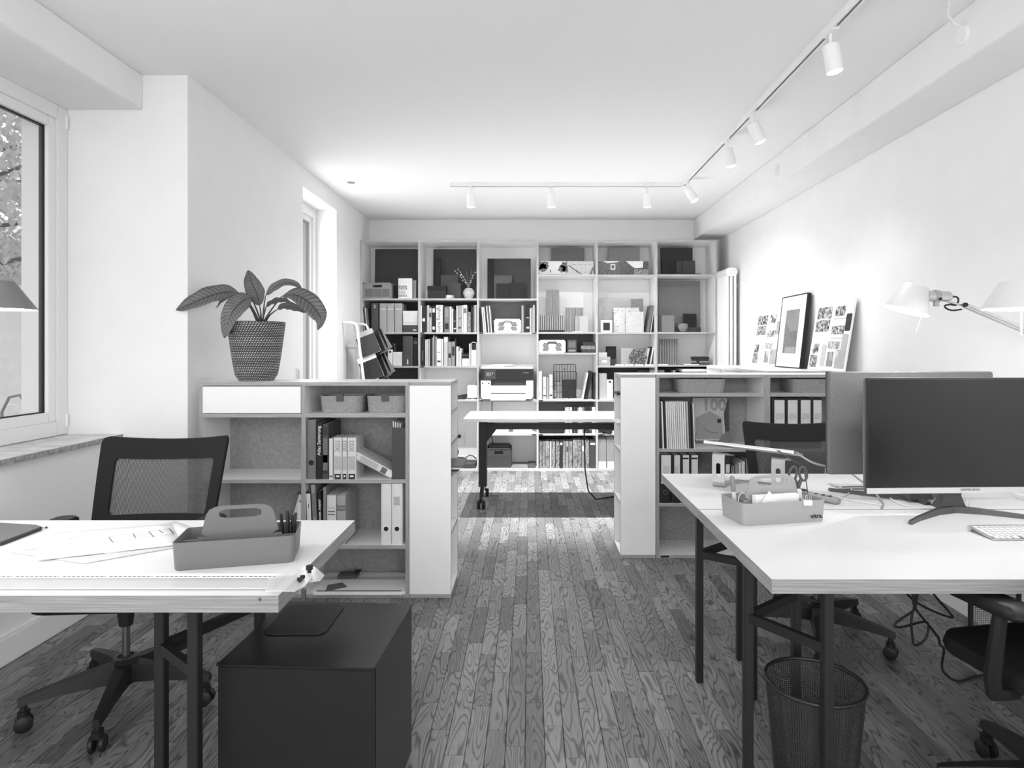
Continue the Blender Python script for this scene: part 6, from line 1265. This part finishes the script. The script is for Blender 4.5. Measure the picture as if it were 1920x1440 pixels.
lt2, M = lamp('white lit desk lamp shade at the right edge of the picture', p2(1913, 529), (.02, 0, 1), .108, .058, .09, SHD, 5,
  {'base': (2.06, 2.16, ZD), 'tubes': [('lamp_head', [p2(1935, 545), p2(1975, 546)], .02, ALU), ('arm', [p2(1985, 548), Vector((2.14, 2.15, 1.36))], .0085, ALU), ('arm', [Vector((2.14, 2.15, 1.36)), Vector((2.07, 2.16, ZD+.02))], .0085, ALU)]})
P('switch_rod', MB().tube([p2(1916, 585), p2(1915, 628)], .0025, 6), WHT, lt2, True)
YA3 = 1.95; p3 = lambda px, py: Vector((PX(px, YA3), YA3, PZ(py, YA3)))
lt3, M = lamp('dark grey desk lamp shade before the big window', p3(-8, 527), (.0, 0, 1), .104, .046, .086, mat('shade_grey', 118, .5), 4,
  {'base': (-2.08, 2.0, ZD), 'tubes': [('lamp_head', [p3(-20, 540), p3(-60, 541)], .02, ALU), ('arm', [p3(-66, 545), Vector((-2.15, 1.98, 1.30))], .0085, ALU), ('arm', [Vector((-2.15, 1.98, 1.30)), Vector((-2.09, 2.0, ZD+.02))], .0085, ALU)]})
# ================================================================== screens
def monitor(label, x, y, rz, w, h, zb, zt_, back, foot):
    """screen faces local -Y; origin on the desk below the stand"""
    t = T('monitor', label, 'monitor', (x, y, ZD), 'desk monitors', rz); y0 = 0
    P('bezel', MB().box(-w/2, w/2, y0, y0+.018, zb, zt_), mat('bezel_black', 54, .4), t, bevel=.003)
    P('screen', MB().box(-w/2+.006, w/2-.006, y0-.0008, y0, zb+.022, zt_-.006), mat('screen_glass', 42, .22, spec=.4), t)
    P('chin', MB().box(-w/2, w/2, y0-.003, y0+.004, zb, zb+.021), SILV, t, bevel=.001)
    P('back_shell', MB().loft([[(p[0]*s, y0+d, p[1]*s+(zb+zt_)/2) for p in rr(w, zt_-zb, .01, 3)] for s, d in ((1, .012), (1, .026), (.985, .032), (.60, .034), (.56, .05))], 0, True, False, True), back, t)
    P('neck', MB().loft([[(-.05, y0+.05, zb+.10), (.05, y0+.05, zb+.10), (.05, y0+.075, zb+.10), (-.05, y0+.075, zb+.10)], [(-.035, y0+.05, .06), (.035, y0+.05, .06), (.035, y0+.075, .06), (-.035, y0+.075, .06)], [(-.05, y0+.04, .012), (.05, y0+.04, .012), (.05, y0+.10, .012), (-.05, y0+.10, .012)]], 0, True, True, True), mat('stand_grey', 92, .35), t)
    for sg in (-1, 1):
        b = MB(); lp = []
        for (xx, yy, wd, hh) in ((.0, .05, .022, .024), (sg*.08, .02, .017, .02), (sg*.20, -.06, .011, .015), (sg*.27, -.115, .010, .013)):
            lp.append([(xx, yy-wd, 0), (xx, yy+wd, 0), (xx, yy+wd*.6, hh), (xx, yy-wd*.6, hh)])
        P('foot', MB().loft(lp, 0, True, True, True), MATS['stand_grey'], t)
    P('foot', MB().loft([[(-.022, .04, 0), (.022, .04, 0), (.014, .04, .02), (-.014, .04, .02)], [(-.014, .14, 0), (.014, .14, 0), (.008, .14, .012), (-.008, .14, .012)]], 0, True, True, True), MATS['stand_grey'], t)
    return t
BACKM = mat('screen_back_textured', 104, .45, noise=.3, nscale=420, bump=.6, bscale=700)
mo = monitor('large dark screen on the near right desk', 1.600, 2.37, R(2), .715, .42, PZ(921, 2.4)-ZD, PZ(708, 2.4)-ZD, BACKM, 0)
lettering(mo, 'SAMSUNG', .0125, (.03, -.0036, PZ(914.5, 2.4)-ZD), FRONT, mat('maker_print', 90, .5), sx=1.3)
monitor('screen seen from its speckled grey back on the far desk', 1.568, 2.66, R(181), .685, .42, PZ(885, 2.68)-ZD, PZ(697, 2.62)-ZD, BACKM, 0)
# ================================================================== keyboards, laptop, small things on the right desks
def keyboard(label, x, y, rz, w=.28, d=.115):
    t = T('keyboard', label, 'keyboard', (x, y, ZD), 'white keyboards', rz); M = Matrix.Rotation(R(6), 4, 'X')
    P('case', MB().prism(rr(w, d, .008, 4), .004, .009, 'z').xf(M).xf(Matrix.Translation((0, 0, .003))), ALU, t, bevel=.001); P('battery_tube', MB().tube([(-w/2+.001, d/2-.004, .0105), (w/2-.001, d/2-.004, .0105)], .0095, 14), ALU, t, smooth=True)
    km = mesh('key', MB().box(-.0078, .0078, -.0078, .0078, 0, .002), mat('key_white', 240, .4), False, .0008)
    for r_ in range(6):
        yy = -d/2+.012+r_*.0182
        if r_ == 0: xs = [(-.122, 1), (-.102, 1), (-.082, 1), (-.058, 1.2), (.0, 4.6), (.058, 1.2), (.082, 1), (.102, 1), (.122, 1)]
        else: xs = [(-.1265+.0195*k, 1) for k in range(14)]
        for (xx, sx) in xs:
            o = bpy.data.objects.new('key', km); COL.objects.link(o); o.parent = t; o.matrix_local = Matrix.Translation((0, 0, .003)) @ M @ Matrix.Translation((xx, yy, .009)) @ Matrix.Diagonal((sx if abs(sx) < 2 else sx, 1 if r_ < 5 else .55, 1, 1))
    return t
keyboard('white keyboard on the near right desk in front of the screen', PX(1940, 2.10)-.03, 2.115, R(2))
keyboard('white keyboard on the far desk behind the handset', PX(1612, 2.86)+.02, 2.86, R(183))
# laptop on its stand: turned 30 degrees, upper plates sloping down towards the user behind the desk
ls = T('laptop_stand', 'silver bent aluminium laptop stand on the far desk', 'laptop stand', (.945, 2.775, ZD), None, R(-30)); SL = R(11)
def strip(x0, x1, pts, th=.005):                   # sheet bent along a side profile (y, z)
    b = MB(); L0 = []
    for i, (y, z) in enumerate(pts):
        p, q = pts[max(i-1, 0)], pts[min(i+1, len(pts)-1)]; n = Vector((-(q[1]-p[1]), q[0]-p[0])); n = n/n.length*th
        L0.append([(x0, y, z), (x1, y, z), (x1, y+n.x, z+n.y), (x0, y+n.x, z+n.y)])
    return b.loft(L0, 0, True, True, True)
for xc in (-.125, .125):
    x0, x1 = xc-.027, xc+.027; b = MB(); b.ring(rr(.054, .114, .0015, 5, xc, .082), rr(.02, .062, .0098, 5, xc, .078), -.0025, .0025)
    low = strip(x0, x1, [(.0025, .025), (.0045, .012), (.011, .004), (.022, .0005), (.10, .0005)]); b.add(low.v, low.f)
    up = strip(x0, x1, [(.19, .153-.17*math.tan(SL)), (.024, .153), (.013, .152), (.0055, .147), (.0025, .138)]); b.add(up.v, up.f)
    P('riser', b, ALU, ls, smooth=True)
P('foot_bar', MB().prism([(-.152, .09), (-.098, .09), (-.06, .145), (.06, .145), (.098, .09), (.152, .09), (.09, .195), (-.09, .195)], .0005, .006, 'z'), ALU, ls)
lp = T('laptop', 'closed silver laptop lying on the raised stand', 'laptop', (.945, 2.775, ZD+.14), None, R(-30))
Ml = Matrix.Translation((0, .115, .0265-.012)) @ Matrix.Rotation(-SL, 4, 'X') @ Matrix.Rotation(R(2.5), 4, 'Y') @ Matrix.Translation((0, 0, .012))
P('base', MB().prism(rr(.39, .255, .014, 4), -.005, .003, 'z').xf(Ml), ALU, lp, bevel=.001); P('lid', MB().prism(rr(.39, .255, .014, 4), .0038, .0075, 'z').xf(Ml), ALU, lp, bevel=.001); P('port', MB().box(.12, .135, -.1285, -.127, -.003, .001).xf(Ml), BLK, lp)
Ml = Matrix.Translation((.945, 2.775, ZD+.14)) @ Matrix.Rotation(R(-30), 4, 'Z') @ Ml
solo('laptop_cable', 'pale cable running from the laptop down behind the front screen', 'cable', MB().tube(spline([Ml @ Vector((.196, -.10, .0)), pt(1525, 868, 2.66), pt(1560, 876, 2.72), pt(1590, 884, 2.74), pt(1612, 900, 2.70), pt(1632, 914, 2.62), Vector((PX(1650, 2.6), 2.6, ZD+.006)), Vector((PX(1648, 2.55), 2.52, ZD+.004)), Vector((PX(1640, 2.5), 2.453, ZD+.004))], 40), .0042, 7), LGR, smooth=True)
solo('thin_cable', 'thin dark cable dropping from the laptop into the right caddy', 'cable', MB().tube(spline([Ml @ Vector((.127, -.13, 0)), pt(1490, 866, 2.58), pt(1505, 875, 2.55), Vector((PX(1508, 2.5), 2.47, ZD+.06)), Vector((PX(1512, 2.46), 2.46, ZD+.004))], 24), .002, 6), DGR, smooth=True)
hs = T('handset', 'grey telephone handset lying beside the right caddy', 'telephone', (PX(1532, 2.60), 2.60, ZD), None, R(-48)); P('shell', MB().loft([[(xx, p[0]*s, .012+zz+p[1]*s) for p in rr(.044, .024, .01, 4)] for xx, s, zz in ((-.085, .7, .012), (-.075, 1, .011), (-.02, .95, .003), (.04, .95, .002), (.08, 1, .0), (.088, .7, 0))], 0, True, True, True), mat('handset_grey', 150, .4), hs, smooth=True); P('earpiece', MB().prism(rr(.03, .026, .008, 3, -.06, 0), .0335, .0350, 'z'), BLK, hs)
for q in range(3): P('button', MB().box(-.01+q*.028, .002+q*.028, -.009, .009, .0245, .0275), BLK, hs, bevel=.001)
for q, pts in enumerate(([(1560, 918), (1590, 912), (1596, 920), (1580, 930), (1560, 930)], [(1548, 905), (1590, 915), (1620, 906), (1640, 922)], [(1660, 922), (1678, 940), (1710, 950), (1745, 952)], [(1560, 930), (1600, 938), (1640, 944), (1655, 947)], [(1790, 938), (1812, 936), (1815, 944), (1810, 952)])):
    solo('desk_cable', 'thin white cable lying on the far desk, %s from left' % ordn(q+1), 'cable', MB().tube(spline([Vector((PX(a, .615*FPX/(c-VPY)), .615*FPX/(c-VPY), ZD+.004+.0045*q*0)) for a, c in pts], 20), .0028, 6), WHT, 'white cables on the far desk', smooth=True)
t = T('round_hub', 'small white round device at the right edge of the far desk', 'device', (PX(1926, 2.62), 2.62, ZD)); P('body', MB().lathe([(0, 0), (.04, 0), (.044, .006), (.044, .02), (.038, .026), (0, .027)], seg=28), WHT, t, smooth=True); P('ring', MB().lathe([(.030, .0272), (.034, .0282), (.030, .0285)], seg=28), LGR, t)
# cables hanging below the near desk
cy = lambda px, py, Y: Vector((PX(px, Y), Y, PZ(py, Y)))
solo('hanging_cable', 'black looped cable hanging under the near right desk', 'cable', MB().tube(spline([cy(1713, 1108, 2.3), cy(1716, 1140, 2.3), cy(1690, 1160, 2.3), cy(1677, 1172, 2.3), cy(1690, 1176, 2.3), cy(1730, 1166, 2.3), cy(1741, 1172, 2.3), cy(1735, 1198, 2.3), cy(1716, 1210, 2.3), cy(1711, 1195, 2.3), cy(1709, 1160, 2.3), cy(1718, 1128, 2.3), cy(1721, 1106, 2.3)], 70), .0042, 7), BLK, smooth=True)
solo('hanging_cable', 'black cable running from the near right desk down to the floor', 'cable', MB().tube(spline([cy(1712, 1106, 2.26), cy(1715, 1138, 2.26), cy(1740, 1170, 2.26), cy(1759, 1195, 2.26), cy(1762, 1208, 2.3), cy(1770, 1218, 2.36), cy(1766, 1250, 2.5), Vector((PX(1775, 2.62), 2.62, .02)), Vector((PX(1790, 2.62), 2.60, .006)), Vector((PX(1825, 2.66), 2.64, .006)), Vector((1.95, 2.66, .006))], 50), .0045, 7), BLK, smooth=True)
solo('hanging_cable', 'black cable sagging towards the chair under the near right desk', 'cable', MB().tube(spline([cy(1694, 1105, 2.35), cy(1715, 1127, 2.35), cy(1750, 1146, 2.35), cy(1785, 1158, 2.35), cy(1780, 1148, 2.37), cy(1760, 1125, 2.37), cy(1742, 1104, 2.37)], 40), .0042, 7), BLK, smooth=True)
# ================================================================== wire bin
BNET = netting('bin_mesh', 44, 150, 150, (.5, .5))
wb = T('wire_bin', 'round black mesh waste bin under the near right desk', 'bin', (.868, 1.950, 0)); hb = .345
gridmesh('mesh_wall', 48, 6, lambda u, v: ((.112+.03*v)*cos(2*pi*u), (.112+.03*v)*sin(2*pi*u), .012+v*(hb-.012)), lambda u, v: (u*.8, v*hb), BNET, wb)
P('rim', MB().tube([(.1425*cos(k*pi/20), .1425*sin(k*pi/20), hb) for k in range(41)], .006, 8), BLKM, wb, smooth=True); P('base', MB().lathe([(0, .004), (.112, .004), (.116, .0), (.116, .016), (.110, .016)], seg=40), BLKM, wb, smooth=True)
# mesh tray standing far right under the desk
t = T('mesh_screen', 'grey mesh panel in a black frame standing by the right wall', 'panel', (2.02, 2.78, 0)); gridmesh('netting', 2, 2, lambda u, v: (-.10+.2*u, 0, .06+v*.56), lambda u, v: (u*.2, v*.56), netting('pale_mesh', 120, 110, 110, (.6, .6)), t)
P('frame', MB().tube([(-.105, 0, .0), (-.105, 0, .63), (.105, 0, .63), (.105, 0, .0)], .01, 8), BLK, t); P('rail', MB().tube([(-.105, 0, .06), (.105, 0, .06)], .008, 8), BLK, t); P('foot', MB().box(-.115, -.095, -.09, .09, 0, .015).box(.095, .115, -.09, .09, 0, .015), BLK, t)
